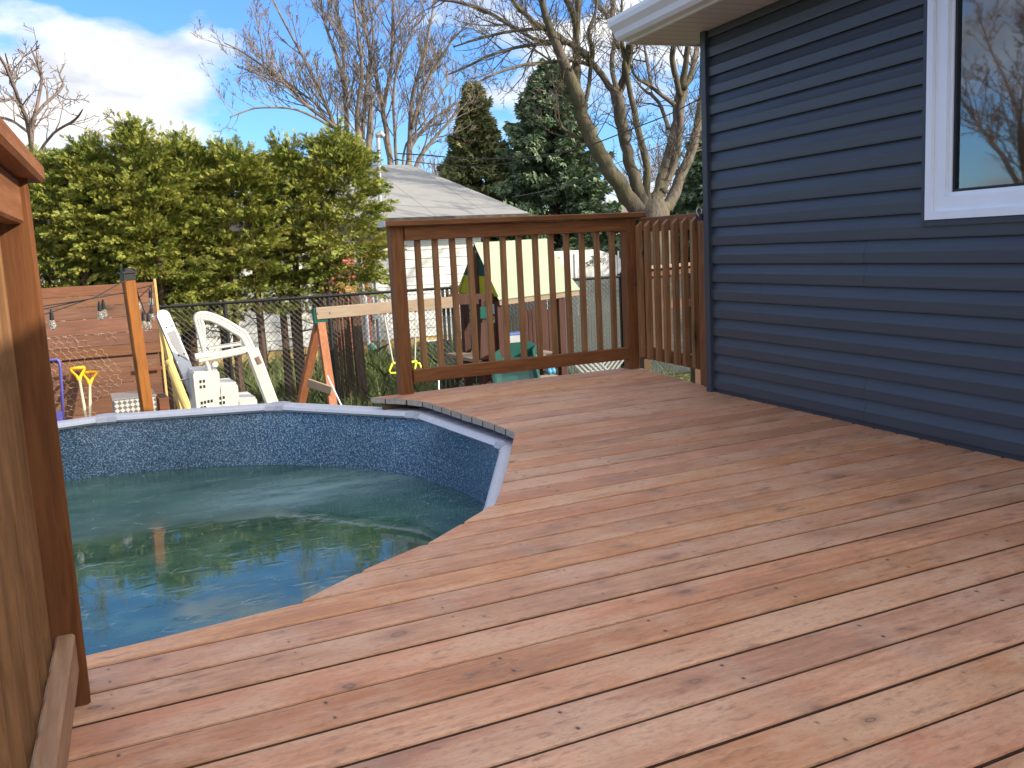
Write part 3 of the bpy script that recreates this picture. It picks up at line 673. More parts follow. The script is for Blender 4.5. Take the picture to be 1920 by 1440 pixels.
# ------------------------------------------------------------------ far railing
R1 = thing('deck_railing', 'brown wooden railing with upright balusters along the far edge of the deck', 'railing', (2.8, 5.86, 0))
for (x0, x1, ya, yb, zl) in [(1.941, 2.030, 5.843, 5.932, -0.22), (3.700, 3.789, 5.80, 5.889, -0.22)]:
    mb = MB(); mb.bar(((x0+x1)/2, (ya+yb)/2, zl), ((x0+x1)/2, (ya+yb)/2, 1.098), x1-x0, yb-ya, 0.006, side=(1,0,0)); mb.build('post', m_railz, R1)
mb = MB(); mb.bar((1.895, 5.865, 1.119), (3.855, 5.84, 1.119), 0.14, 0.038, 0.005, side=(0,1,0)); mb.build('cap_rail', m_railx, R1)
mb = MB(); mb.bar((1.887, 5.865, 1.119), (1.8945, 5.865, 1.119), 0.1405, 0.0385, 0.002, side=(0,1,0)); mb.build('end_cap', m_rim, R1)
mb = MB(); mb.bar((2.032, 5.845, 1.052), (3.698, 5.82, 1.052), 0.038, 0.089, 0.004, side=(0,1,0)); mb.build('top_rail', m_railx, R1)
mb = MB(); mb.bar((2.032, 5.845, 0.118), (3.698, 5.82, 0.118), 0.038, 0.089, 0.004, side=(0,1,0)); mb.build('bottom_rail', m_railx, R1)
for px in (783.6, 816, 849, 881, 912, 942.5, 972.5, 1003, 1032, 1061, 1089, 1117, 1145):
    p = at(px, 470, 5.87); y = 5.878-(p[0]-2.03)*0.015; mb = MB(); t = random.uniform(-0.006, 0.006)
    mb.bar((p[0]+t, y+random.uniform(0, .003), 0.085), (p[0]-t*0.5, y, 1.095), 0.036, 0.036, 0.003, side=(1,0,0)); mb.build('baluster', m_balu, R1)

# ------------------------------------------------------------------ gate
G0 = np.array([3.82, 5.78]); G1 = np.array([3.735, 4.90]); GD = (G1-G0)/np.linalg.norm(G1-G0); GN = np.array([GD[1], -GD[0]])
if GN@(-G0) < 0: GN = -GN          # towards the deck side
gt = thing('deck_gate', 'brown wooden picket gate between the far railing and the house corner', 'gate', (G0[0], G0[1], 0))
def gp3(s, z, o=0.0): q = G0+GD*s+GN*o; return (q[0], q[1], z)
GL = float(np.linalg.norm(G1-G0))
for nm, z, s1 in (('top_rail', 1.042, GL+0.03), ('bottom_rail', 0.118, GL+0.03)):
    mb = MB(); mb.bar(gp3(0.005, z+0.002), gp3(s1-0.02, z-0.002), 0.038, 0.089 if nm == 'bottom_rail' else 0.10, 0.004, side=(*GN, 0)); mb.build(nm, m_raily, gt)
for s in (0.03, 0.155, 0.285, 0.41, 0.54, 0.66, 0.78):
    mb = MB(); w_, d_ = 0.036, 0.036; o0 = 0.020; zt = 1.07; z0 = 0.085 + random.uniform(-0.01, 0.01)
    u = np.array([*GD, 0]); nn = np.array([*GN, 0]); b = np.array(gp3(s, 0, o0)); 
    def q(a, o, z): return b+u*a+nn*o+np.array([0, 0, z])
    # picket with a point cut on its outer side
    prof = [(0, z0), (d_, z0), (d_, zt-0.035), (0.0, zt)]
    vs = [q(-w_/2, o, z) for o, z in prof]+[q(w_/2, o, z) for o, z in prof]
    mb.add(vs, [(3,2,1,0),(4,5,6,7)]+[(i,(i+1)%4,4+(i+1)%4,4+i) for i in range(4)])
    mb.build('picket', m_balu, gt)
mb = MB(); mb.bar(gp3(-0.005+0.02, 0.07), gp3(0.015, 1.09), 0.045, 0.03, 0.003, side=(*GN, 0)); mb.build('hinge_stile', m_railz, gt)
mb = MB(); mb.bar(gp3(GL-0.045, 0.075, -0.0), gp3(GL-0.045, 0.99, -0.0), 0.036, 0.11, 0.004, side=(*GN, 0)); mb.build('latch_stile', m_railz, gt)
for z in (1.03, 0.15):
    mb = MB(); mb.bar(gp3(-0.012, z-0.05, 0.022), gp3(-0.012, z+0.05, 0.022), 0.035, 0.012, 0.002, side=(*GD, 0)); mb.build('hinge', m_black, gt)
mb = MB(); a = np.array([3.775, 5.788, 0.63]); e = np.array([3.80, 5.735, 0.86]); pts = []; 
for i in range(181):
    t = i/180; c = a+(e-a)*t; pts.append(c+np.array([cos(i*2*pi/8)*0.011, 0, 0])+np.array([0, sin(i*2*pi/8)*0.011, 0]))
mb.tube(pts, 0.0028, 5); mb.tube([a-(0.008,0,0.02), a], 0.012, 8); mb.tube([e, e+(0.01,0,0.015)], 0.012, 8); mb.build('spring', m_black, gt)
mb = MB(); c = np.array(gp3(GL-0.02, 1.05, 0.035)); mb.bar(c+(0,0,-0.035), c+(0,0,0.03), 0.07, 0.03, 0.005, side=(*GD, 0)); mb.bar(c+(-0.03,0.02,-0.055), c+(0.05,-0.07,-0.055), 0.01, 0.01)
mb.build('latch', m_black, gt)
mb = MB(); hk = [c+np.array([-0.01+0.02*cos(a_), 0.0, 0.05+0.022*sin(a_)]) for a_ in np.linspace(-0.6, 3.9, 14)]; mb.tube([c]+[hk[-1]]+hk[::-1], 0.0035, 6); mb.build('latch_hook', m_white, gt)
# filler post between gate and house corner
fp = thing('gate_post', 'wide brown board standing between the gate and the navy house corner', 'post', (3.66, 4.86, 0))
mb = MB(); mb.bar((3.672, 4.83, -0.2), (3.672, 4.83, 1.04), 0.038, 0.13, 0.004, side=(1,0,0)); mb.build('board', m_railz, fp)
mb = MB(); mb.bar((3.62, 4.72, -0.2), (3.62, 4.72, 1.02), 0.06, 0.12, 0.004, side=(1,0,0)); mb.build('wall_batten', m_railz, fp)

# ------------------------------------------------------------------ near left railing
R2 = thing('deck_railing', 'tall brown railing close by at the left edge with one thick post', 'railing', (-0.09, 1.5, 0))
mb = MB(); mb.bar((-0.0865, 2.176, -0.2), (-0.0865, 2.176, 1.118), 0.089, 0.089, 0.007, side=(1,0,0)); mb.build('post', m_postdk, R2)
def lr(y, x0=0.0): return x0-0.0555-0.060*(2.13-y)          # inner face of the rails
mb = MB(); mb.bar((lr(2.26)-0.032, 2.265, 1.138), (lr(-0.6)-0.032, -0.6, 1.138), 0.14, 0.040, 0.007, side=(1,0,0)); mb.build('cap_rail', m_raily, R2)
mb = MB(); mb.bar((lr(2.13)-0.020, 2.130, 1.073), (lr(-0.6)-0.020, -0.6, 1.073), 0.038, 0.089, 0.005, side=(1,0,0)); mb.build('top_rail', m_raily, R2)
mb = MB(); mb.bar((lr(2.13)-0.020, 2.130, 0.122), (lr(-0.6)-0.020, -0.6, 0.122), 0.038, 0.089, 0.005, side=(1,0,0)); mb.build('bottom_rail', m_greyrail, R2)
for i in range(18):
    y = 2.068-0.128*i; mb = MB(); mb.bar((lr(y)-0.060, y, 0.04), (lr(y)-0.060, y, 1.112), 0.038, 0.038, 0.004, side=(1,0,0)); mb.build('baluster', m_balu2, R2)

# ------------------------------------------------------------------ black capped post, string lights
pb = at(279, 790, 8.9); pt = at(240, 521, 8.9)
bp = thing('fence_post', 'orange stained square post with black cap leaning in front of the brown fence', 'post', (pb[0], pb[1], GZ))
dv = (pt-pb)/np.linalg.norm(pt-pb); base = pb+dv*((GZ-pb[2])/dv[2])
mb = MB(); mb.bar(base, pt, 0.095, 0.089, 0.006, side=(1,0.25,0)); mb.build('timber', m_orange, bp)
mb = MB(); mb.bar(pt-dv*0.02, pt+dv*0.040, 0.107, 0.101, 0.004, side=(1,0.25,0)); mb.bar(pt+dv*0.040, pt+dv*0.058, 0.133, 0.128, 0.006, side=(1,0.25,0)); mb.bar(pt+dv*0.058, pt+dv*0.085, 0.095, 0.095, 0.02, side=(1,0.25,0)); mb.build('cap', m_black, bp)
sl = thing('string_light', 'black cord of clear bulbs strung around the capped post', 'string lights', tuple(pt))
mb = MB()
def cord(px, sag=0.0): 
    P_ = [at(q[0], q[1], q[2]*8.84/7.4) for q in px]; out = []
    for a, b in zip(P_[:-1], P_[1:]):
        for i in range(8): t = i/8; out.append(a+(b-a)*t-np.array([0,0,sag*4*t*(1-t)]))
    out.append(P_[-1]); mb.tube(out, 0.005, 5)
cord([(40,604,6.8),(88,588,7.0),(180,556,7.35),(238,524,7.40),(250,524,7.44)]); cord([(40,580,6.8),(88,573,7.0),(140,565,7.2),(232,549,7.42)]); cord([(40,586,6.8),(88,578,7.0),(160,562,7.3),(232,549,7.42)])
cord([(249,524,7.44),(262,560,7.6),(272,588,7.8),(278,590,8.0),(284,570,8.2),(284,538,8.4)]); cord([(254,543,7.5),(284,535,8.4)]); cord([(262,557,7.6),(284,536,8.4)])
mb.build('cord', m_black, sl)
for (x, y, Y) in [(186,571,7.36),(193,568,7.45),(96,587,7.02),(257,554,7.6),(268,590,7.8),(277,592,8.0),(281,548,8.35),(283,577,8.2)]:
    c = at(x, y, Y*8.84/7.4); mb = MB(); mb.cur = 0; mb.lathe(c, [(0.006, 0.03), (0.014, 0.0), (0.018, -0.05), (0.016, -0.055)][::-1], 10)
    bo = mb.build('socket', m_black, sl); mb = MB()
    mb.lathe(c, [(0.004, -0.135), (0.020, -0.125), (0.029, -0.10), (0.026, -0.08), (0.015, -0.056)], 12); mb.build('bulb', m_glassbulb, sl, smooth=True)

# ------------------------------------------------------------------ brown horizontal board fence
FY = 12.5
fx0 = -1.6; fx1 = at(287, 530, FY)[0]; ftop = 0.725
fn = thing('board_fence', 'brown fence panel of wide horizontal boards behind the pool at left', 'fence', (0, FY, GZ))
zb = ftop; random.seed(11)
bh = [0.125, 0.13, 0.15, 0.19, 0.15, 0.135, 0.15, 0.19, 0.16, 0.19, 0.19, 0.19, 0.19]; gi = 0
mb = MB()
for i, h in enumerate(bh):
    if zb-h < GZ: break
    off = -0.045 if i < 6 else 0.0
    mb.bar(((fx0+fx1)/2-(fx1-fx0)/2, FY+off, zb-h/2), (fx1, FY+off, zb-h/2), 0.022, h-0.004, 0.002, side=(0,1,0)); zb -= h
mb.build('fence_board', m_fence, fn)
for x in (fx1-0.03, fx0+0.1, 0.02-0.14):
    if x > fx1-0.1:
        mb = MB(); mb.bar((x+0.05, FY+0.01, GZ), (x+0.05, FY+0.01, 0.76), 0.03, 0.09, 0.004, side=(1,0,0)); mb.build('end_post', m_stake, fn)
    else:
        mb = MB(); mb.bar((x, FY+0.08, GZ), (x, FY+0.08, 0.70), 0.09, 0.09, 0.004, side=(1,0,0)); mb.build('fence_post', m_redwood, fn)
mb = MB(); a = at(282, 545, FY-0.07); 
mb.bar((fx1-0.30, FY-0.075, -0.35), (fx1+0.0, FY-0.075, -0.35), 0.012, 0.05, 0.003); mb.build('batten', m_fence, fn)
# loose chicken wire leaning on it
cw = thing('chicken_wire', 'loose sheet of rusty chicken wire hung against the brown fence', 'wire mesh', (0.1, FY-0.1, GZ))
mb = MB(); hx_ = 0.085
for r in range(17):
    for c_ in range(12):
        x = -0.45+c_*hx_+(hx_/2 if r % 2 else 0); z = -0.9+r*hx_*0.75
        if x > 0.45-0.15*sin(r*0.6)+0.02*r-0.15: continue
        yy = FY-0.10-0.05*sin(r*0.5+c_*0.4)
        j = lambda: random.uniform(-0.012, 0.012)
        p0 = (x+j(), yy, z+j()); p1 = (x+hx_/2+j(), yy, z+hx_*0.3+j()); p2 = (x-hx_/2+j(), yy, z+hx_*0.3+j()); p3 = (x+j(), yy, z-hx_*0.45)
        for q in (p1, p2, p3):
            mb.tube([p0, q], 0.0017, 3, cap=False)
mb.build('mesh', m_wiremesh, cw)

# ------------------------------------------------------------------ shovels and scoop
def shovel(tx, ty, bx, by, Y, label):
    t = at(tx, ty, Y); b = at(bx, by, Y-0.5); b2 = t+(b-t)*1.25
    s = thing('shovel', label, 'shovel', tuple(b2), group=None)
    d = (b2-t)/np.linalg.norm(b2-t); side = np.array([1.0, 0, 0]); side = side-d*(side@d); side /= np.linalg.norm(side)
    mb = MB(); mb.tube([t+d*0.17, b2], 0.016, 10); mb.build('shaft', m_ash, s, smooth=True)
    mb = MB(); g = [t-side*0.075, t-side*0.07+d*0.04, t-side*0.02+d*0.13, t+d*0.2]; g2_ = [t+side*0.075, t+side*0.07+d*0.04, t+side*0.02+d*0.13, t+d*0.2]
    mb.tube(g, [0.016, 0.015, 0.017, 0.023], 8); mb.tube(g2_, [0.016, 0.015, 0.017, 0.023], 8); mb.tube([t-side*0.078, t+side*0.078], 0.019, 10); mb.build('grip', m_yellow, s, smooth=True)
    mb = MB(); mb.bar(b2-d*0.02, b2+d*0.3, 0.22, 0.01, 0.002, side=side); mb.build('blade', m_alu, s)
shovel(145, 690, 160, 775, 12.3, 'yellow gripped shovel nearer the left post, its handle tilted left')
shovel(168, 698, 169, 775, 12.3, 'yellow gripped shovel standing straight, right of the tilted one')
# violet handle of a snow scoop
c = thing('snow_scoop', 'snow scoop with a bent violet metal handle at the left of the fence', 'scoop', tuple(at(118, 790, 11.9)))
mb = MB(); mb.tube([at(70, 676, 11.9), at(98, 675, 11.9), at(106, 674, 11.9), at(111, 678, 11.9), at(113, 690, 11.9), at(116, 730, 11.9), at(119, 800, 11.9)], 0.016, 8); mb.build('handle', m_violet, c, smooth=True)
mb = MB(); q = at(115, 790, 11.9); mb.box(q[0]-0.35, q[0]+0.02, q[1]-0.02, q[1]+0.02, q[2]-0.3, q[2]+0.12, 0.006); mb.build('pan', m_violet, c)
# diamond plate box
a = at(212, 748, 11.2); b = at(296, 780, 11.2)
c = thing('storage_box', 'low box with a grey diamond plate face in front of the fence', 'box', ((a[0]+b[0])/2, 11.4, GZ))
mb = MB(); mb.box(a[0], b[0], 11.2, 11.7, GZ, a[2]-0.02, 0.004); mb.build('body', m_dia, c)
mb = MB(); mb.box(a[0]-0.01, b[0]+0.01, 11.19, 11.71, a[2]-0.018, a[2], 0.004); mb.build('lid', m_alu, c)
# redwood planter box right of it
a = at(296, 745, 11.9); b = at(318, 760, 11.9)
c = thing('planter_box', 'small brown wooden box at the foot of the brown fence', 'box', (a[0], 11.9, GZ))
mb = MB(); mb.box(a[0], b[0]-0.01, 11.8, 12.2, GZ, a[2], 0.004); mb.build('side_board', m_fence, c)
mb = MB(); mb.box(a[0]+0.02, b[0]-0.03, 11.82, 12.18, a[2]-0.05, a[2]+0.006); mb.build('soil', m_hole, c)
# leaning timbers
def lean(name, label, p, q, w_, h_, m, rnd=False):
    a = at(*p); b = at(*q); d = (b-a)/np.linalg.norm(b-a); b = a+d*((GZ-a[2])/d[2])
    c = thing(name, label, 'timber', tuple(b)); mb = MB()
    if rnd: mb.tube([b, a], w_/2, 12)
    else: mb.bar(b, a, w_, h_, 0.004, side=(1, 0.3, 0))
    mb.build('timber', m, c, smooth=False)
lean('leaning_stake', 'pale square stake leaning beside the brown fence panel', (301,604,11.6), (338,760,11.2), 0.05, 0.09, m_stake)
lean('leaning_log', 'peeled round fence rail leaning next to the pale stake', (316,678,11.3), (352,768,10.9), 0.10, 0.10, m_stake, True)
# grey leaning rail with bolt holes
a = at(307, 592, 9.6); b = at(392, 790, 9.2); d = (b-a)/np.linalg.norm(b-a); b = a+d*((GZ-a[2])/d[2]); sd = np.array([1.0, 0.2, 0]); sd = sd-d*(sd@d); sd /= np.linalg.norm(sd); nn = np.cross(sd, d)
c = thing('leaning_rail', 'grey rail with a rounded top and bolt holes leaning left of the white pool steps', 'ladder rail', tuple(b))
mb = MB(); W2 = 0.062
poly = [b-sd*W2, b+sd*W2]+[a+sd*W2*cos(t)-d*W2*sin(t) for t in np.linspace(0, pi, 12)]
mb.prism(poly, nn*0.04); mb.build('channel', m_alu, c)
mb = MB()
if nn[1] > 0: fo = nn*(-0.003)
else: fo = nn*0.043
mb.prism([a-sd*W2*0.6+d*0.17+fo, a+sd*W2*0.75+d*0.17+fo, a+sd*W2*0.75+d*0.5+fo, a-sd*W2*0.2+d*0.42+fo, a-sd*W2*0.6+d*0.3+fo], -fo*0.5)
mb.build('panel', plain('mid_grey', (0.2, 0.2, 0.205), 0.5), c)
for t, s in ((0.12, -0.02), (0.12, 0.035), (0.42, -0.02), (0.42, 0.035), (0.78, 0.0)): 
    q = a+d*t+sd*s+fo*1.4; mb = MB(); mb.bar(q-d*0.007, q+d*0.007, 0.014, 0.004, 0.001, side=sd); mb.build('bolt_hole', m_hole, c)
mb = MB(); q = a+d*0.66+fo; mb.tube([q-sd*0.1, q+sd*0.1], 0.008, 6); mb.build('crossbar', m_alu, c)

# ------------------------------------------------------------------ pool steps
LY = 9.0
lc = at(420, 800, LY)
ld = thing('pool_steps', 'white moulded pool steps with an arched handrail standing outside the pool', 'pool ladder', (lc[0], LY, GZ))
def lp(x, y, dy=0.0): p = at(x, y, LY); return p+np.array([0, dy, 0])
def smooth_path(pts, n=5):
    P_ = [np.array(p) for p in pts]; out = []
    for i in range(len(P_)-1):
        p0, p1, p2, p3 = P_[max(i-1,0)], P_[i], P_[i+1], P_[min(i+2, len(P_)-1)]
        for k in range(n):
            t = k/n; out.append(0.5*((2*p1)+(-p0+p2)*t+(2*p0-5*p1+4*p2-p3)*t*t+(-p0+3*p1-3*p2+p3)*t**3))
    out.append(P_[-1]); return out
for dy in (0.0, ):
    for off, r in ((0.0, 0.019), (1.0, 0.019), (2.0, 0.021)):
        o = off*5.5
        path = [lp(394, 700, dy), lp(382, 660, dy), lp(370+o, 615, dy), lp(366+o*0.9, 596+o*0.2, dy), lp(373+o*0.7, 588+o*0.9, dy), lp(390+o*0.2, 588+o, dy), lp(415-o*0.1, 597+o, dy), lp(440-o*0.4, 611+o*0.9, dy), lp(459-o*0.7, 624+o*0.6, dy), lp(470-o*0.9, 643+o*0.2, dy), lp(488-o, 682, dy)]
        mb = MB(); mb.tube(smooth_path(path), r, 8); mb.build('handrail', m_ladder, ld, smooth=True)
mb = MB(); a = lp(472, 655); b = lp(512, 762); d = (b-a)/np.linalg.norm(b-a); b = b+d*((GZ-b[2])/d[2]); mb.bar(a, b, 0.115, 0.09, 0.01, side=(1,0,0)); mb.build('leg', m_ladder, ld)
mb = MB(); mb.bar(lp(372, 674, 0.0), lp(466, 655, 0.0), 0.07, 0.055, 0.012, side=(0,0,1)); mb.tube([lp(366, 670), lp(395, 665)], 0.035, 10); mb.build('platform_arm', m_ladder, ld)
mb = MB(); mb.bar(lp(392, 655, 0.1), lp(462, 644, 0.1), 0.02, 0.2, 0.006, side=(0,0,1)); mb.build('top_tread', m_ladder, ld)
mb = MB(); mb.tube([lp(404, 683), lp(404, 684, 0.1)], 0.028, 12); mb.build('hinge_boss', m_ladder, ld)
mb = MB(); mb.bar(lp(480, 668, -0.055), lp(486, 681, -0.055), 0.035, 0.006, 0.001, side=(1,0,0)); mb.build('badge', plain('brown_badge', (0.22, 0.12, 0.08), 0.5), ld)
# stepped treads: open sided boxes with pierced fronts
def stepbox(x0, x1, yt, dep, holes):
    a = lp(x0, yt); b = lp(x1, yt+(x0-x1)*0.055); mb = MB()
    zt = (a[2]+b[2])/2
    # front with rounded shoulders
    r = 0.03; pl = []
    for cx, cz, a0 in ((b[0]-r, zt-r, 0), (a[0]+r, zt-r, pi/2)):
        for k in range(5): t = a0+k*pi/8; pl.append((cx+r*cos(t), LY-0.02, cz+r*sin(t)))
    pl += [(a[0]+0.01, LY-0.02, GZ+0.02), (b[0]-0.01, LY-0.02, GZ+0.02)]
    mb.prism(pl, (0, dep, 0)); o = mb.build('step', m_ladder, ld)
    mb = MB()
    for hx_, hy_ in holes:
        c = lp(hx_, hy_); mb.bar((c[0], LY-0.0225, c[2]-0.013), (c[0], LY-0.0225, c[2]+0.013), 0.018, 0.004, 0.001, side=(1,0,0))
    if holes: mb.build('drain_slot', m_hole, ld)
    mb = MB()
    for k in range(9):
        t = (k+0.7)/9.4; x = a[0]+(b[0]-a[0])*t; mb.bar((x, LY+0.01, zt+0.002), (x, LY+dep-0.05, zt+0.002), 0.009, 0.006, 0.001, side=(1,0,0))
    mb.build('tread_rib', m_white, ld)
stepbox(361, 410, 697, 0.5, [(375.5,715),(382,714),(376,725),(382.5,724),(378,755),(384,753.5),(390.5,752),(396.5,751),(378,764),(384,763)])
stepbox(411, 445, 721, 0.5, [(412.8,746),(419,744.5),(413,755),(419.5,754)])
stepbox(446, 481, 748, 0.5, [])

# ------------------------------------------------------------------ swing set and play tower
SY = 11.5
a = at(592, 588, SY); b = at(852, 566, SY)
sw = thing('swing_set', 'weathered wooden swing set with a long beam and green corner bracket', 'swing set', (a[0], SY, GZ))
mb = MB(); mb.bar(a, b, 0.09, 0.145, 0.005, side=(0,1,0)); mb.build('beam', m_greybeam, sw)
for tx in (-1, 1):
    e = a+np.array([0.04, 0, -0.12]); q = np.array([e[0]+(-0.02 if tx < 0 else -0.25), SY+(-0.55 if tx < 0 else 0.9), GZ]); s_ = np.array([e[0]+0.0, SY+0.05*tx, e[2]])
    mb = MB(); mb.bar(s_, q, 0.10, 0.09, 0.005, side=(1,0,0)); mb.build('leg', m_redwood, sw)
mb = MB(); mb.bar(a+(-0.21, -0.2, -0.82), a+(0.02, -0.42, -0.92), 0.04, 0.10, 0.004); mb.build('brace', m_greybeam, sw)
mb = MB(); q = a+np.array([0, -0.05, 0]); mb.prism([q+(-0.03,0,-0.08), q+(0.14,0,-0.08), q+(0.10,0,-0.12), q+(0.03,0,-0.17), q+(-0.03,0,-0.17)], (0, 0.10, 0)); mb.prism([q+(-0.035,0,0.07), q+(-0.012,0,0.07), q+(-0.012,0,-0.08), q+(-0.035,0,-0.08)], (0, 0.1, 0)); mb.build('bracket', m_green, sw)
for x in (597, 620): p = at(x, 587-(x-597)*0.05, SY-0.047); mb = MB(); mb.tube([p, p-(0, 0.006, 0)], 0.014, 8); mb.build('bolt', m_alu, sw)
# trapeze swing
tp = thing('trapeze_swing', 'yellow plastic trapeze rings and bar hanging on ropes under the swing beam', 'swing', tuple(at(760, 700, SY)))
mb = MB()
mb.tube([at(718, 575, SY), at(722, 600, SY), at(737, 680, SY)], 0.011, 6); mb.tube([at(779, 570, SY), at(779, 640, SY), at(778, 678, SY)], 0.011, 6); mb.build('rope', m_rope, tp)
for (x0, x1, xm) in ((730, 750, 738), (777, 792, 782)):
    mb = MB(); mb.tube([at(xm-2, 681, SY), at(x0, 695, SY), at(x0+2, 700, SY), at(x1-3, 699, SY), at(x1, 694, SY), at(xm+4, 681, SY), at(xm-2, 681, SY)], 0.014, 8); mb.build('ring', m_lemon, tp, smooth=True)
mb = MB(); mb.tube([at(738, 681, SY), at(782, 678, SY)], 0.016, 8); mb.build('bar', m_lemon, tp)
# play tower
tw = thing('play_tower', 'play tower with a cream canvas roof and green and yellow gable beyond the railing', 'playset', (at(950, 600, SY)[0], SY+0.3, GZ))
mb = MB(); TL = at(889, 455, SY+0.6); TR = at(1025, 447, SY+0.6); BR = at(1089, 543, SY-0.2); BL = at(935, 562, SY-0.2)
NXC = 14; NYC = 10; vs = []
for j in range(NYC+1):
    for i in range(NXC+1):
        u, v = i/NXC, j/NYC; p = (TL*(1-u)+TR*u)*(1-v)+(BL*(1-u)+BR*u)*v; sag = -0.05*sin(pi*v)*(1+0.3*sin(u*9)); vs.append(p+np.array([0, -sag*-0.3, sag]))
n = len(vs); vs2 = [v-np.array([0, 0.0, 0.006]) for v in vs]
fs = []
for j in range(NYC):
    for i in range(NXC):
        a_ = j*(NXC+1)+i; fs.append((a_, a_+NXC+1, a_+NXC+2, a_+1)); fs.append((n+a_, n+a_+1, n+a_+NXC+2, n+a_+NXC+1))
mb.add(vs+vs2, fs); mb.build('roof_canvas', m_canvas, tw, smooth=True)
mb = MB(); B2 = BL+(TL-BL)*np.array([1, 1, 0])*2; B2[2] = BL[2]; BR2 = BR+(TR-BR)*np.array([1, 1, 0])*2; BR2[2] = BR[2]
mb.add([TL, TR, BR2+(0,0,-.0), B2], [(0,1,2,3)]); mb.add([p-np.array([0,0,.006]) for p in (TL, TR, BR2, B2)], [(3,2,1,0)]); mb.build('rear_canvas', m_canvas, tw)
# gable: green above, yellow valance below
GLp = at(857, 556, SY+0.6); ym = 0.30
def lerp(p, q, t): return p+(q-p)*t
gA = TL+(-0.0,-0.01,-0.03); gB = lerp(BL, TL, 0.0)+(0,0,0.04); gC = at(856, 548, SY+1.5)
mb = MB(); mb.prism([gA, lerp(gA, gC, 0.62), lerp(gA, gB, 0.62)], (0.004, 0.01, 0)); mb.build('gable_green', m_cgreen, tw)
mb = MB(); mb.prism([lerp(gA, gC, 0.625), gC, gB, lerp(gA, gB, 0.625)], (0.004, 0.01, 0)); mb.build('gable_yellow', m_cyel, tw)
mb = MB(); mb.bar(BL+(0.02,0.03,-0.035), BR+(-0.02,0.03,-0.035), 0.03, 0.09, 0.004, side=(0,1,0)); mb.build('eave_board', m_greybeam, tw)
for (x, y0, Y) in ((893, 470, SY+0.55), (905, 560, SY), (935, 565, SY-0.1), (1050, 560, SY-0.1), (1014, 560, SY+1.3), (870, 560, SY+1.2)):
    p = at(x, y0, Y); mb = MB(); mb.bar((p[0], Y, GZ), (p[0], Y, p[2]), 0.10, 0.10, 0.005, side=(1,0,0)); mb.build('post', m_darkwood, tw)
mb = MB(); mb.bar(at(838, 562, SY), at(935, 560, SY), 0.05, 0.14, 0.004, side=(0,1,0)); mb.bar(at(900, 640, SY-.05), at(935, 640, SY-.05), 0.05, 0.5, 0.004, side=(0,1,0)); mb.build('side_panel', m_darkwood, tw)
for x in np.linspace(985, 1046, 9):
    p = at(x, 580, SY+1.3); mb = MB(); mb.bar((p[0], SY+1.3, p[2]-0.75), (p[0], SY+1.3, p[2]), 0.085, 0.02, 0.003, side=(1,0,0)); mb.build('wall_slat', m_darkwood, tw)
p0 = at(900, 560, SY); mb = MB(); mb.box(at(905,690,SY)[0], at(1052,690,SY)[0], SY, SY+1.3, -0.62, -0.57, 0.004); mb.build('floor', m_greybeam, tw)
mb = MB(); mb.bar(at(909, 575, SY-.06), at(909, 597, SY-.06), 0.14, 0.02, 0.003, side=(1,0,0)); mb.build('bracket_plate', m_green, tw)
for x in (922, 934): 
    p = at(x, 600, SY-.08); mb = MB(); mb.bar((p[0], p[1], p[2]-0.55), p, 0.035, 0.035, 0.003, side=(1,0,0)); mb.build('ladder_rung', m_redwood, tw)
mb = MB(); mb.prism([at(936, 576, SY-.08), at(947, 576, SY-.08), at(947, 660, SY-.08), at(938, 660, SY-.08)], (0, 0.03, 0)); mb.build('side_sheet', m_green, tw)
# slide
sd_ = thing('slide', 'dark green plastic slide coming down toward the deck under the railing', 'slide', (at(980, 700, 10)[0], 10.2, GZ))
mb = MB(); cl = [(966, 664, SY-0.1, 0.0), (972, 672, 11.0, 0), (984, 700, 9.8, 0), (996, 735, 8.6, 0)]
sec = [(-0.30, 0.12), (-0.27, 0.13), (-0.24, 0.02), (-0.18, 0.0), (0.18, 0.0), (0.24, 0.02), (0.27, 0.13), (0.30, 0.12)]
sec = sec+[(0.27, -0.03), (-0.27, -0.03)]
C_ = [at(972, 668, SY-0.1), at(965, 676, 11.0), at(966, 706, 10.0), at(975, 760, 9.0)]
vs = []
for c in C_:
    for x, z in sec: vs.append((c[0]+x, c[1], c[2]+z))
n = len(sec); fs = [tuple(range(n-1,-1,-1)), tuple(range(3*n, 4*n))]
for i in range(3): fs += [(i*n+k, i*n+(k+1)%n, (i+1)*n+(k+1)%n, (i+1)*n+k) for k in range(n)]
mb.add(vs, fs); mb.build('chute', m_slide, sd_)
mb = MB(); c = C_[0]; mb.prism([c+(-0.33,0,0), c+(0.33,0,0), c+(0.30,0,0.13), c+(0.18,0,0.19), c+(-0.18,0,0.19), c+(-0.30,0,0.13)], (0, 0.03, 0)); mb.build('hood', m_slide, sd_)
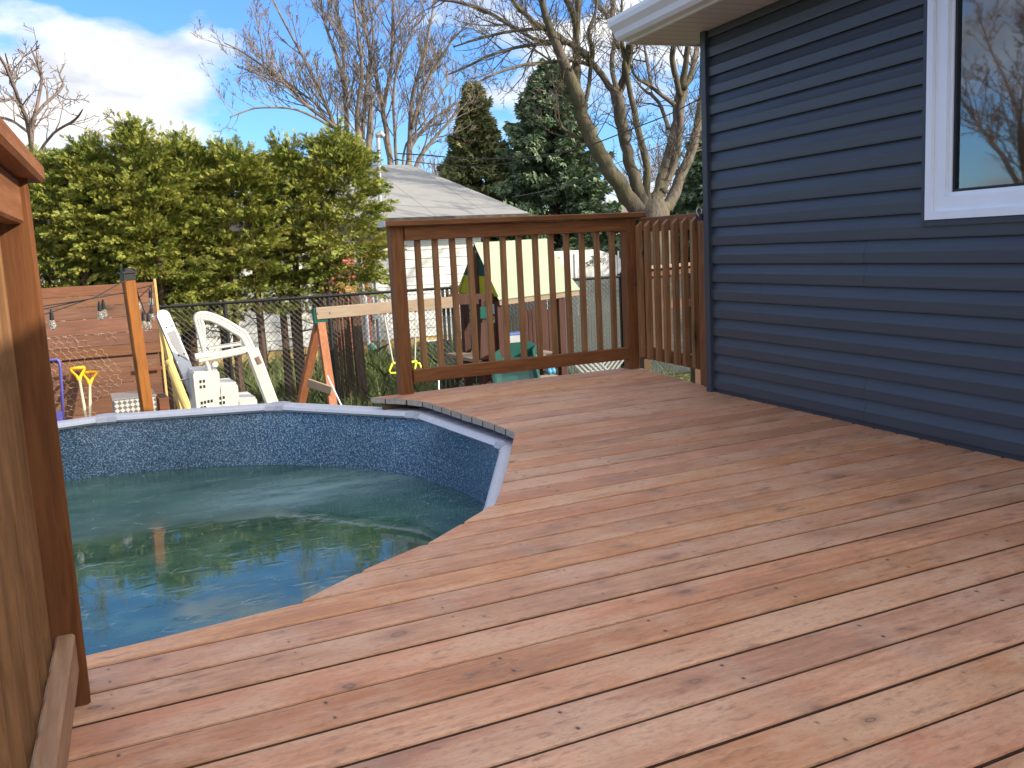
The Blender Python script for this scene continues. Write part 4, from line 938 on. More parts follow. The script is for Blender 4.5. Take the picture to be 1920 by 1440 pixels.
# toys on the tower floor
c = at(965, 655, SY+0.7); t_ = thing('storage_bin', 'pale plastic bin standing on the play tower floor', 'bin', tuple(c))
mb = MB(); z0 = -0.565; mb.box(c[0]-0.14, c[0]+0.14, c[1]-0.1, c[1]+0.1, z0, z0+0.24, 0.01); mb.build('tub', plain('pale_tub', (0.42, 0.45, 0.46), 0.4), t_)
mb = MB(); mb.box(c[0]-0.15, c[0]+0.15, c[1]-0.11, c[1]+0.11, z0+0.242, z0+0.27, 0.006); mb.build('lid', plain('blue_lid', (0.12, 0.2, 0.5), 0.4), t_)
c = at(1033, 695, 10.4)
t_ = thing('toy', 'small blue toy lying beyond the deck edge right of the slide', 'toy', tuple(c))
mb = MB(); mb.lathe(c+(-0.03,0,-0.05), [(0.01,0),(0.035,0.01),(0.045,0.04),(0.03,0.075),(0.01,0.09)], 12); mb.lathe(c+(0.03,0.01,-0.05), [(0.01,0),(0.035,0.01),(0.045,0.04),(0.03,0.075),(0.01,0.09)], 12)
mb.bar(c+(-0.05,0,0.03), c+(0.05,0,0.05), 0.03, 0.03, 0.006); mb.build('toy_body', m_blue, t_, smooth=True)
# low timber step / sandbox edge
c = at(1040, 700, 10.5)
t_ = thing('timber_platform', 'low grey timber platform under the blue toy', 'platform', (c[0], 10.6, GZ))
mb = MB(); 
for i in range(5): mb.bar((at(1010,705,10.5)[0], 10.2+i*0.15, c[2]-0.08), (at(1060,705,10.5)[0], 10.2+i*0.15, c[2]-0.08), 0.14, 0.035, 0.003, side=(0,1,0))
mb.build('plank', m_greybeam, t_)
mb = MB(); mb.box(at(1012,705,10.5)[0], at(1058,705,10.5)[0], 10.2, 10.75, GZ, c[2]-0.10); mb.build('base', m_joist, t_)

# ------------------------------------------------------------------ chain link fence with privacy slats
CY = 13.4; ct = 0.37
cf = thing('chain_link_fence', 'black chain link fence with woven privacy slats across the back of the yard', 'fence', (4, CY, GZ))
x0, x1 = -3.0, 12.5
mb = MB(); mb.tube([(x0, CY, ct), (x1, CY, ct-0.02)], 0.022, 8); mb.build('top_rail', m_black, cf)
for px in (428, 622, 855, 1166):
    p = at(px, 640, CY); mb = MB(); mb.tube([(p[0], CY+0.02, GZ), (p[0], CY+0.02, ct+0.03)], 0.032, 10); mb.build('line_post', m_black, cf)
mb = MB(); mb.bar((at(1166,640,CY)[0]+0.06, CY, GZ), (at(1166,640,CY)[0]+0.06, CY, ct+0.05), 0.10, 0.06, 0.003, side=(1,0,0)); mb.build('gate_post', m_black, cf)
mb = MB(); hh = ct-GZ; pit = 0.078
for i in range(int((x1-x0+hh)/pit)):
    for sg in (1, -1):
        xa = x0-hh+i*pit if sg > 0 else x0+i*pit
        a_ = np.array([xa, CY, GZ]); b_ = np.array([xa+sg*hh, CY, ct+0.03])
        # clip to the fence length
        def clipx(p, q):
            t0, t1 = 0.0, 1.0; dx = q[0]-p[0]
            ta, tb = (x0-p[0])/dx, (x1-p[0])/dx
            lo, hi = min(ta, tb), max(ta, tb); t0 = max(t0, lo); t1 = min(t1, hi)
            return (p+(q-p)*t0, p+(q-p)*t1) if t1 > t0 else None
        r_ = clipx(a_, b_)
        if r_ is not None: mb.tube([r_[0]+(0, 0.002*sg, 0), r_[1]+(0, 0.002*sg, 0)], 0.0032, 3, cap=False)
mb.build('wire_mesh', m_chain, cf)
def slats(pa, pb, m, step=0.062, wdt=0.046, nm='privacy_slat'):
    xa, xb = at(pa, 620, CY)[0], at(pb, 620, CY)[0]; mb = MB()
    for x in np.arange(xa, xb, step): mb.bar((x, CY+0.004, GZ+0.03), (x, CY+0.004, ct-0.03), wdt, 0.006, 0.001, side=(1,0,0))
    # the woven wires that cross the slats
    for z in np.arange(GZ+0.05, ct-0.05, 0.11):
        for x in np.arange(xa, xb, step): 
            zz = z+(0.055 if int(round((x-xa)/step)) % 2 else 0); mb.bar((x-0.027, CY-0.003, zz), (x+0.027, CY-0.003, zz+0.014), 0.004, 0.004, 0.001)
    mb.build(nm, m, cf)
slats(826, 906, m_slat, 0.074, 0.050); slats(950, 1058, m_slat, 0.06, 0.052); slats(1060, 1164, m_slatg, 0.058, 0.053); slats(1172, 1330, m_slatg, 0.058, 0.053)
# dark vertical pole screen
p0 = at(612, 640, 14.0)[0]; p1 = at(678, 640, 14.0)[0]
ps = thing('pole_screen', 'screen of dark upright wooden poles behind the swing set leg', 'screen', ((p0+p1)/2, 14, GZ))
mb = MB(); x = p0; random.seed(5)
while x < p1-0.14:
    w_ = random.uniform(0.03, 0.06); mb.bar((x, 14+random.uniform(-.03,.03), GZ), (x+random.uniform(-.02,.02), 14, 0.30+random.uniform(-.05,.05)), w_, 0.04, 0.006, side=(1,0,0)); x += w_+0.014
mb.build('pole', m_pole, ps)
mb = MB(); mb.bar((p1-0.06, 13.95, GZ), (p1-0.08, 13.95, 0.32), 0.14, 0.1, 0.005, side=(1,0,0)); mb.build('end_post', m_cedbark, ps)
# lattice skirt behind the slatted fence foot
c0 = at(1062, 690, 12.4); c1 = at(1176, 680, 12.4)
lt = thing('lattice_panel', 'low grey lattice panel below the slatted fence', 'lattice', ((c0[0]+c1[0])/2, 12.4, GZ))
mb = MB(); zt = -0.78; zb_ = GZ
for i in range(-8, 26):
    for sg in (1, -1):
        xa = c0[0]+i*0.085; h_ = zt-zb_
        a_ = np.array([xa, 12.4, zb_]); b_ = np.array([xa+sg*h_, 12.4, zt]); 
        lo, hi = sorted((a_[0], b_[0])); 
        if lo < c0[0]-0.02 or hi > c1[0]+0.1: continue
        mb.bar(a_+(0, 0.006*sg, 0), b_+(0, 0.006*sg, 0), 0.03, 0.006, 0.001, side=(1,0,0))
mb.bar((c0[0]-0.02, 12.4, zt), (c1[0]+0.1, 12.4, zt), 0.02, 0.03); mb.build('lath', plain('grey_lath', (0.30, 0.31, 0.30), 0.7), lt)
# stone edging behind the pool
random.seed(21)
rk = bpy.data.objects
mb = MB()
for i in range(90):
    x = random.uniform(at(640,730,12)[0], at(800,730,12)[0]); y = random.uniform(11.9, 12.9); r = random.uniform(0.05, 0.12)
    mb.lathe((x, y, GZ), [(r, 0), (r*1.05, r*0.4), (r*0.6, r*0.95), (r*0.1, r*1.1)], 6)
tag(mb.build('stone_bed', m_stone), 'bed of black stones under the hanging swing', 'stones', kind='stuff')
# thin garden stakes
for i, (a_, b_, lab) in enumerate((((614, 705, 10), (640, 760, 9.6), 'white garden stake leaning left of the big railing post'), ((822, 620, 9.0), (823, 760, 8.8), 'thin white pole standing behind the balusters'))):
    p, q = at(*a_), at(*b_); t_ = thing('garden_stake', lab, 'stake', tuple(q)); mb = MB(); d = (q-p)/np.linalg.norm(q-p); q = p+d*((GZ-p[2])/d[2]); mb.tube([p, q], 0.008, 6); mb.build('rod', m_white, t_)

# rail of the neighbouring steps seen through the gate
p, q = at(1200, 503, 9.0), at(1312, 494, 9.0)
t_ = thing('stair_railing', 'brown railing of outside steps seen through the gate pickets', 'railing', ((p[0]+q[0])/2, 9, GZ))
mb = MB(); mb.bar(p, q, 0.14, 0.035, 0.004, side=(0,1,0)); mb.build('cap_rail', m_greybeam, t_)
mb = MB(); mb.bar(p-(0,0,.06), q-(0,0,.06), 0.04, 0.09, 0.004, side=(0,1,0)); mb.bar(p-(0,-.05,.45), q-(0,-.05,.45), 0.04, 0.09, 0.004, side=(0,1,0)); mb.build('rail', m_fence, t_)
for k in range(7):
    c = p+(q-p)*(k+0.5)/7; mb = MB(); mb.bar((c[0], 9.04, c[2]-1.0 if k % 6 else GZ), (c[0], 9.04, c[2]-0.02), 0.036 if k % 6 else 0.09, 0.036 if k % 6 else 0.09, 0.003, side=(1,0,0)); mb.build('baluster', m_joist, t_)

# ------------------------------------------------------------------ white neighbour house
NY = 20.0; wx0 = -1.5; wx1 = 8.82; zf = -0.98; ze = 1.62
nh = thing('neighbour_house', 'white sided bungalow with a shallow grey roof behind the chain link fence', 'house', (5, NY, GZ))
mb = MB(); mb.box(wx0, wx1, NY+0.03, NY+7, zf-0.02, ze); 
z = zf; cs = 0.195
while z < ze:
    zt = min(z+cs, ze); mb.prism([(wx0, NY+0.03, z), (wx0, NY, z), (wx0, NY+0.004, z+0.004), (wx0, NY+0.022, zt-0.006), (wx0, NY+0.03, zt-0.002)], (wx1-wx0, 0, 0)); z += cs
mb.build('wall', m_hwhite, nh)
mb = MB(); mb.box(wx0+0.02, wx1-0.02, NY+0.05, NY+6.9, GZ-0.02, zf-0.002); mb.build('foundation', m_found, nh)
# low hip roof
ev = ze+0.05; er = 9.75; RYf = NY-0.7; ry = 24.0; rzv = 3.22
rl, rr = wx0, 8.66
mb = MB()
A_ = [(wx0-0.9, RYf, ev), (er, RYf, ev), (er, 28.7, ev), (wx0-0.9, 28.7, ev), (rl+2.5, ry, rzv), (rr, ry, rzv)]
mb.add(A_, [(0,1,5,4),(1,2,5),(2,3,4,5),(3,0,4)]); mb.add([(x, y, z-0.03) for x, y, z in A_[:4]], [(3,2,1,0)])
mb.build('roof', m_roofg, nh)
mb = MB(); mb.box(wx0-0.9, er, RYf-0.02, RYf, ev-0.16, ev-0.004); mb.box(er, er+0.02, RYf, 28.7, ev-0.16, ev-0.004); mb.build('fascia', m_fascia, nh)
mb = MB(); mb.box(wx0-0.88, er-0.02, RYf+0.002, NY, ev-0.14, ev-0.10); mb.build('soffit', m_hwhite, nh)
# red brick pier and downspouts
b0, b1 = at(598, 520, NY-0.1), at(668, 520, NY-0.1)
mb = MB(); mb.box(b0[0], b1[0], NY-0.06, NY-0.004, GZ, 1.2); mb.build('brick_panel', m_brick, nh)
for px, r, nm, m in ((689, 0.045, 'downspout', m_brick), (706, 0.05, 'service_pipe', m_alu), (693, 0.0, '', None)):
    if r: p = at(px, 560, NY-0.1); mb = MB(); mb.tube([(p[0], NY-0.1, GZ+0.1 if nm == 'service_pipe' else zf), (p[0], NY-0.1, ev-0.15)], r, 8); mb.build(nm, m, nh)
p = at(706, 590, NY-0.12); mb = MB(); mb.box(p[0]-0.12, p[0]+0.04, NY-0.16, NY-0.02, p[2]-0.10, p[2]+0.22, 0.01); mb.build('meter_box', m_alu, nh)
for px in (691, 728): p = at(px, 640, NY-0.1); mb = MB(); mb.tube([(p[0], NY-0.11, GZ+0.1), (p[0], NY-0.11, zf+1.0)], 0.04, 8); mb.build('white_pipe', m_white, nh)
p = at(700, 690, NY-0.3); mb = MB(); mb.tube([(p[0], NY-0.25, zf-0.05), (p[0]+0.12, NY-0.5, GZ+0.05)], 0.075, 10); mb.build('drain_spout', plain('pale_green_pipe', (0.16, 0.33, 0.25), 0.5), nh)
# basement window
p, q = at(788, 665, NY), at(905, 700, NY)
mb = MB(); mb.box(p[0], q[0], NY+0.0, NY+0.049, zf-0.32, zf-0.10); bw = mb.build('basement_window', m_white, nh)
mb = MB(); mb.box(p[0]+0.04, q[0]-0.04, NY-0.006, NY-0.001, zf-0.29, zf-0.13); mb.build('pane', plain('dark_pane', (0.05, 0.06, 0.07), 0.1, spec=0.8), bw)
# electrical mast
a_, b_ = at(713, 388, RYf+0.4), at(709, 258, RYf+0.4)
mb = MB(); mb.tube([a_-(0,0,0.3), a_, b_], 0.045, 10); mb.tube([b_, b_+(0.0,0,0.05), b_+(0.05,-0.02,0.09), b_+(0.11,-0.02,0.02)], [0.06,0.075,0.07,0.06], 10); mb.build('service_mast', m_alu, nh)
mb = MB(); mb.tube([b_+(0.11,-0.02,0.02), at(722, 272, RYf+0.3), at(727, 296, RYf+0.3), at(735, 302, RYf+0.3), at(745, 299, RYf+0.3), at(755, 301, RYf+0.3)], 0.016, 6); mb.build('service_cable', m_black, nh)
# chimney
c0, c1 = at(466, 330, 24.0), at(496, 330, 24.0); zt = at(480, 298, 24.0)[2]
mb = MB(); mb.box(c0[0], c1[0], 24.0, 24.5, 2.5, zt); ch = mb.build('chimney', m_brick, nh)
mb = MB(); mb.box(c0[0]-0.04, c1[0]+0.04, 23.96, 24.54, zt+0.03, zt+0.12); mb.box(c0[0]+0.03, c1[0]-0.03, 24.03, 24.47, zt-0.002, zt+0.028); mb.build('chimney_cap', m_black, ch)

# ------------------------------------------------------------------ far garage tent, far house
a_, b_ = at(1060, 515, 27), at(1160, 465, 27)
tn = thing('garage_tent', 'white canvas car shelter far behind the slatted fence', 'tent', ((a_[0]+b_[0])/2, 27, GZ))
zt = b_[2]; xr_ = at(1175, 500, 27)[0]; xl_ = at(1010, 500, 27)[0]
mb = MB(); mb.prism([(xl_, 27, GZ), (xr_, 27, GZ), (xr_, 27, 0.1), (xr_-0.35, 27, zt-0.25), (xr_-1.2, 27, zt), (xl_, 27, zt)], (0, 5, 0)); mb.build('canvas', m_garage, tn)
for k in range(4): x = xl_+(xr_-xl_)*(k+0.6)/4; mb = MB(); mb.tube([(x, 26.97, GZ), (x, 26.97, zt-0.1)], 0.03, 6); mb.build('frame_pole', m_white, tn)
fh = thing('far_house', 'pale stucco house with a small dark window behind the car shelter', 'house', (at(1180,480,33)[0], 33, GZ))
xa, xb = at(1140, 480, 33)[0], at(1330, 480, 33)[0]; zt = at(1160, 440, 33)[2]
mb = MB(); mb.box(xa, xb, 33, 39, GZ, zt); mb.build('wall', plain('stucco', (0.42, 0.40, 0.37), 0.9), fh)
mb = MB(); mb.prism([(xa-0.5, 32.5, zt), (xa-0.5, 39.5, zt), (xa-0.5, 36, zt+1.3)], (xb-xa+1, 0, 0)); mb.build('roof', plain('far_roof', (0.17, 0.13, 0.12), 0.9), fh)
p = at(1163, 478, 32.98); mb = MB(); mb.box(p[0]-0.28, p[0]+0.28, 32.93, 32.998, p[2]-0.42, p[2]+0.42); fw = mb.build('window', m_white, fh); mb = MB(); mb.box(p[0]-0.24, p[0]+0.24, 32.91, 32.928, p[2]-0.38, p[2]+0.02); mb.box(p[0]-0.24, p[0]+0.24, 32.91, 32.928, p[2]+0.06, p[2]+0.38); mb.build('pane', m_hole, fw)

# ------------------------------------------------------------------ cedars
def cedar(cx, hw, yt, ybm, Y, label, trunks, seed, n_cl=270, bias=0.0):
    rs = np.random.RandomState(seed)
    L_, R_ = at(cx-hw, 400, Y), at(cx+hw, 400, Y); rad = (R_[0]-L_[0])/2; x0 = (L_[0]+R_[0])/2
    zt = at(cx, yt, Y)[2]; zb = at(cx, ybm, Y)[2]
    c = thing('cedar_tree', label, 'tree', (x0, Y, GZ), group='cedar trees in the hedge')
    sprays = []
    # uneven silhouette: a few leader tops
    tops = [(rs.uniform(-0.6, 0.6), rs.uniform(0.76, 0.96)) for _ in range(4)]+[(rs.uniform(-.2, .2), 1.0)]
    def height(x): return max(h-abs(x-tx)*0.42 for tx, h in tops)
    N_ = n_cl
    for i in range(N_):
        while True:
            x = rs.uniform(-1, 1); y = rs.uniform(-1, 1)
            if x*x+y*y < 1.0: break
        t = rs.uniform(0, 1)**0.85
        wd = np.interp(t, [0, 0.12, 0.35, 0.7, 0.9, 1], [0.62, 0.95, 1.06, 0.92, 0.62, 0.34])
        rr = rs.uniform(0.3, 0.86); d = math.hypot(x, y)+1e-6
        x, y = x/d*rr*wd, y/d*rr*wd
        z = zb+(zt-zb)*min(t, height(x))
        if t < 0.2: z += rs.uniform(-0.15, 0.15)
        p = np.array([x0+x*rad, Y+y*rad*0.75, z]); out = np.array([x, y*1.0, 0.25+0.5*t]); out /= np.linalg.norm(out)
        # a bough: an arching axis carrying flat, drooping sprays, lit on top and open below
        L_b = rs.uniform(0.26, 0.62); ns = 78
        ax_ = out+rs.normal(0, 0.25, 3); ax_[2] = 0.25+0.55*t+rs.normal(0, 0.2); ax_ /= np.linalg.norm(ax_)
        sd2 = np.cross(ax_, (0, 0, 1.0)); sd2 /= np.linalg.norm(sd2)
        u_s = rs.uniform(0.05, 1, ns); lat = rs.uniform(-1, 1, ns)*(1-u_s*0.75)*0.5*L_b
        pos = p+ax_*(u_s*L_b)[:, None]+sd2*lat[:, None]; pos[:, 2] -= (u_s**2)*L_b*0.30+np.abs(lat)*0.25-rs.normal(0, 0.018, ns)
        dirs = ax_*1.0+sd2*(np.sign(lat)*(0.35+np.abs(lat)*2))[:, None]+rs.normal(0, 0.25, (ns, 3)); dirs[:, 2] -= 0.55*u_s; dirs /= np.linalg.norm(dirs, axis=1)[:, None]
        sprays.append((pos, dirs))
    # wispy leaders on top
    for tx, h in tops*2:
        for k in range(3):
            p = np.array([x0+(tx+rs.normal(0,.1))*rad, Y+rs.uniform(-.3,.3), zb+(zt-zb)*height(tx)-0.05]); ns = 12
            t = rs.uniform(0, 1, ns); pos = p+np.c_[rs.normal(0, .03, ns)+t*rs.uniform(-.1,.1), rs.normal(0, .03, ns), t*rs.uniform(0.12, 0.40)]
            dirs = rs.normal(0, 0.5, (ns, 3)); dirs[:, 2] = 1; dirs /= np.linalg.norm(dirs, axis=1)[:, None]; sprays.append((pos, dirs))
    P0 = np.concatenate([s[0] for s in sprays]); D = np.concatenate([s[1] for s in sprays]); n = len(P0)
    A = rs.normal(0, 1, (n, 3)); A -= D*(A*D).sum(1)[:, None]; A /= np.linalg.norm(A, axis=1)[:, None]
    ln = rs.uniform(0.05, 0.12, n)[:, None]
    T = []
    for sp, l_, w_, st_ in ((0, 1.0, 0.05, 0), (0.6, 0.5, 0.055, .2), (-0.6, 0.5, 0.055, .2), (0.5, 0.42, 0.05, .45), (-0.5, 0.42, 0.05, .45), (0.45, 0.32, 0.05, .68), (-0.45, 0.32, 0.05, .68)):
        d2 = D*math.cos(sp)+A*math.sin(sp); s2 = -D*math.sin(sp)+A*math.cos(sp)
        base_ = P0+D*ln*st_
        T.append(np.stack([base_, base_+d2*ln*l_*0.5+s2*ln*w_, base_+d2*ln*l_, base_+d2*ln*l_*0.5-s2*ln*w_], 1))
    T = np.concatenate(T); tris('crown', T, m_cedar, c)
    mb = MB()
    for (px, ybot) in trunks:
        a = at(px, 520, Y); lean_ = rs.uniform(-0.08, 0.08)
        pts = [np.array([a[0]+lean_, Y-0.1, GZ]), np.array([a[0]+lean_*0.4, Y-0.1+rs.uniform(-.04,.04), (GZ+a[2])/2]), a+(0,-0.1,0.1), np.array([a[0]-lean_, Y, zt-0.6])]
        r = rs.uniform(0.05, 0.075); mb.tube(pts, [r*1.3, r, r*0.85, 0.02], 8)
        for k in range(9):   # bare lower branches
            z = rs.uniform(-0.7, 0.6); st = np.array([a[0], Y-0.1, z]); d = np.array([rs.uniform(-1,1), rs.uniform(-.8,.2), rs.uniform(0.0,.7)]); L2 = rs.uniform(0.2, 0.5)
            mb.tube([st, st+d*L2*0.5, st+d*L2+(0,0,0.08)], [0.013, 0.009, 0.004], 4)
    mb.build('trunk', m_cedbark, c)
CED = [(90, 80, 318, 565, 14.9, 'yellow green cedar at the left end of the hedge behind the brown fence', [(70,0),(120,0)], 1),
       (190, 78, 296, 572, 14.6, 'cedar second from the left, above the brown fence panel', [(160,0),(215,0)], 2),
       (278, 74, 262, 612, 14.3, 'tallest bushy cedar with thin shoots on top right of the black capped post', [(250,0),(300,0)], 3),
       (362, 70, 276, 606, 14.5, 'cedar with bare trunks behind the arched handrail of the pool steps', [(352,0),(405,0)], 4),
       (452, 66, 300, 590, 14.3, 'low topped cedar in front of the brick chimney', [(432,0),(478,0)], 5),
       (545, 70, 294, 600, 14.5, 'cedar with twin trunks between the chimney and the swing beam', [(522,0),(540,0),(553,0)], 6),
       (640, 66, 272, 540, 14.2, 'rounded cedar at the right end of the hedge against the grey roof', [(595,0),(612,0)], 7)]
CED += [(120, 90, 330, 560, 16.2, 'shaded cedar in the back row over the left part of the brown fence', [(90,0),(140,0)], 8), (232, 70, 330, 590, 16.2, 'shaded cedar in the back row right above the capped post', [(215,0),(250,0)], 9), (318, 60, 330, 600, 15.8, 'shaded cedar in the back row behind the leaning grey rail', [(310,0),(335,0)], 10)]
for cx, hw, yt, yb_, Y, lab, tr, sd in CED: cedar(cx, hw, yt, yb_, Y, lab, tr, sd)

# ------------------------------------------------------------------ spruces
def spruce(ax, ay, bx0, bx1, by, Y, label, m, seed, n=13000):
    rs = np.random.RandomState(seed)
    top = at(ax, ay, Y); l_, r_ = at(bx0, by, Y), at(bx1, by, Y); R0 = (r_[0]-l_[0])/2; x0 = (l_[0]+r_[0])/2*0.5+top[0]*0.5; zb = min(l_[2], r_[2])-1.2
    c = thing('spruce_tree', label, 'tree', (x0, Y, GZ), group='evergreens beyond the roof'); H_ = top[2]-zb
    P_ = []; D_ = []; lev = zb
    while lev < top[2]-0.05:
        t = (lev-zb)/H_; R = R0*1.22*(1-t)**0.72*rs.uniform(0.72, 1.12)+0.08; nb = int(9+14*(1-t))
        for k in range(nb):
            a = rs.uniform(0, 2*pi); L = R*rs.uniform(0.65, 1.15); m_ = int(12+34*L)
            s = rs.uniform(0.12, 1, m_)**0.6; droop = -0.28*s*L+0.30*(s**3)*L*0.6
            z = lev+droop+rs.normal(0, 0.05, m_); lat = rs.normal(0, 0.13, m_)*(0.25+L*0.35)
            ca, sa = cos(a), sin(a)
            P_.append(np.c_[x0+ca*s*L-sa*lat, Y+sa*s*L+ca*lat, z-np.abs(lat)*0.35-rs.uniform(0, 0.14, m_)])
            d = np.c_[np.full(m_, ca), np.full(m_, sa), np.full(m_, -0.35)]+rs.normal(0, 0.35, (m_, 3)); D_.append(d/np.linalg.norm(d, axis=1)[:, None])
        lev += rs.uniform(0.10, 0.20)*(0.7+0.6*(1-t))
    P0 = np.concatenate(P_); D = np.concatenate(D_); n = len(P0)
    A = rs.normal(0, 1, (n, 3)); A -= D*(A*D).sum(1)[:, None]; A /= np.linalg.norm(A, axis=1)[:, None]
    ln = rs.uniform(0.12, 0.26, n)[:, None]; T = []
    for sp in (0, 0.6, -0.6):
        d2 = D*math.cos(sp)+A*math.sin(sp); s2 = -D*math.sin(sp)+A*math.cos(sp)
        T.append(np.stack([P0, P0+d2*ln*0.5+s2*ln*0.17, P0+d2*ln, P0+d2*ln*0.5-s2*ln*0.17], 1))
    tris('crown', np.concatenate(T), m, c)
    mb = MB(); mb.tube([(x0, Y, GZ), (x0, Y, zb+1), (x0, Y, top[2]-0.3)], [0.28, 0.2, 0.03], 8)
    mb.build('trunk', m_cedbark, c)
spruce(893, 150, 822, 962, 395, 32, 'smaller olive brown spruce right of the roof mast', m_spruceb, 3)
spruce(1030, 108, 925, 1140, 400, 30, 'large blue green spruce behind the picket railing', m_spruce, 4)
spruce(1345, 205, 1255, 1440, 400, 26, 'dark spruce half hidden behind the house corner', m_spruce, 5)

# ------------------------------------------------------------------ bare trees
def add_branches(mb, path, rad, rs, depth, lscale, up=0.35, dens=1.0, minr=0.004, spread=0.9, curl=0.12, n0=3):
    """side branches along a limb, recursively"""
    path = np.array(path); seg = np.linalg.norm(np.diff(path, axis=0), axis=1); cum = np.r_[0, np.cumsum(seg)]; tot = cum[-1]
    nb = max(3, int(tot*dens*3.0))
    for i in range(nb):
        s = rs.uniform(0.15, 1.0)*tot; k = min(np.searchsorted(cum, s)-1, len(seg)-1); k = max(k, 0); t = (s-cum[k])/(seg[k]+1e-9)
        p = path[k]+(path[k+1]-path[k])*t; r0 = rad[k]+(rad[k+1]-rad[k])*t; d0 = (path[k+1]-path[k])/(seg[k]+1e-9)
        nv = rs.normal(0, 1, 3); nv -= d0*(nv@d0); nv /= np.linalg.norm(nv)
        d = d0*rs.uniform(0.5, 1.0)+nv*spread*rs.uniform(0.5, 1.0); d[2] += up*rs.uniform(0, 1); d /= np.linalg.norm(d)
        L = lscale*rs.uniform(0.5, 1.2)*(1-0.35*s/tot); r = min(r0*0.6, 0.012*L+0.006) if depth < 9 else r0*.5
        npt = 5 if L > 0.8 else 4; pts = [p]; dd = d.copy()
        for j in range(npt-1):
            dd = dd+rs.normal(0, curl, 3)+np.array([0, 0, up*0.22]); dd /= np.linalg.norm(dd); pts.append(pts[-1]+dd*L/(npt-1))
        rr = [max(r*(1-0.8*j/(npt-1)), minr) for j in range(npt)]
        mb.tube(pts, rr, 4 if r > 0.02 else 3, cap=False)
        if depth > 0 and L > 0.2: add_branches(mb, pts, rr, rs, depth-1, L*0.52, up, dens*1.3, minr, spread, curl)
def limb(mb, pix, Y, rs, wscale=1.0, sides=9, dY=0.0):
    """limb from photo pixels (x, y, width px) at depth Y, drifting dY in depth toward the tip"""
    P_ = []; n = len(pix)
    for i, q in enumerate(pix):
        t = i/(n-1); P_.append(np.r_[at(q[0], q[1], Y+dY*t), q[2]*Y/FPX/2*wscale])
    out = smooth_path(P_, 4); pts = [o[:3] for o in out]; rad = [max(o[3], 0.008) for o in out]
    # small knobbly wander
    for i in range(1, len(pts)-1): pts[i] = pts[i]+rs.normal(0, rad[i]*0.10, 3)
    mb.tube(pts, rad, sides); return pts, rad
def bare_tree(label, Y, base_px, limbs, m, seed, trunk=None, lscale=1.5, depth=2, up=0.35, dens=1.0, minr=0.006, group='bare trees', curl=0.12, name='bare_tree'):
    rs = np.random.RandomState(seed); b = at(base_px[0], base_px[1], Y)
    c = thing(name, label, 'tree', (b[0], Y, GZ), group=group)
    mbt = MB(); mbc = MB()
    if trunk:
        a = at(trunk[0], trunk[1], Y); r = trunk[2]*Y/FPX/2
        mbt.tube([(a[0], Y, GZ-0.1), (a[0], Y, (GZ+a[2])/2), a-(0,0,.15), a+(0,0,0.15)], [r*1.25, r*1.05, r*1.05, r*0.7], 14)
    allp = []
    for L in limbs:
        dY = rs.uniform(-1.8, 1.8); allp.append(limb(mbt, L, Y, rs, dY=dY))
    mbt.build('trunk', m, c, smooth=True)
    for pts, rad in allp: add_branches(mbc, pts, rad, rs, depth, lscale, up, dens, minr, curl=curl)
    mbc.build('crown', m, c)
    return c
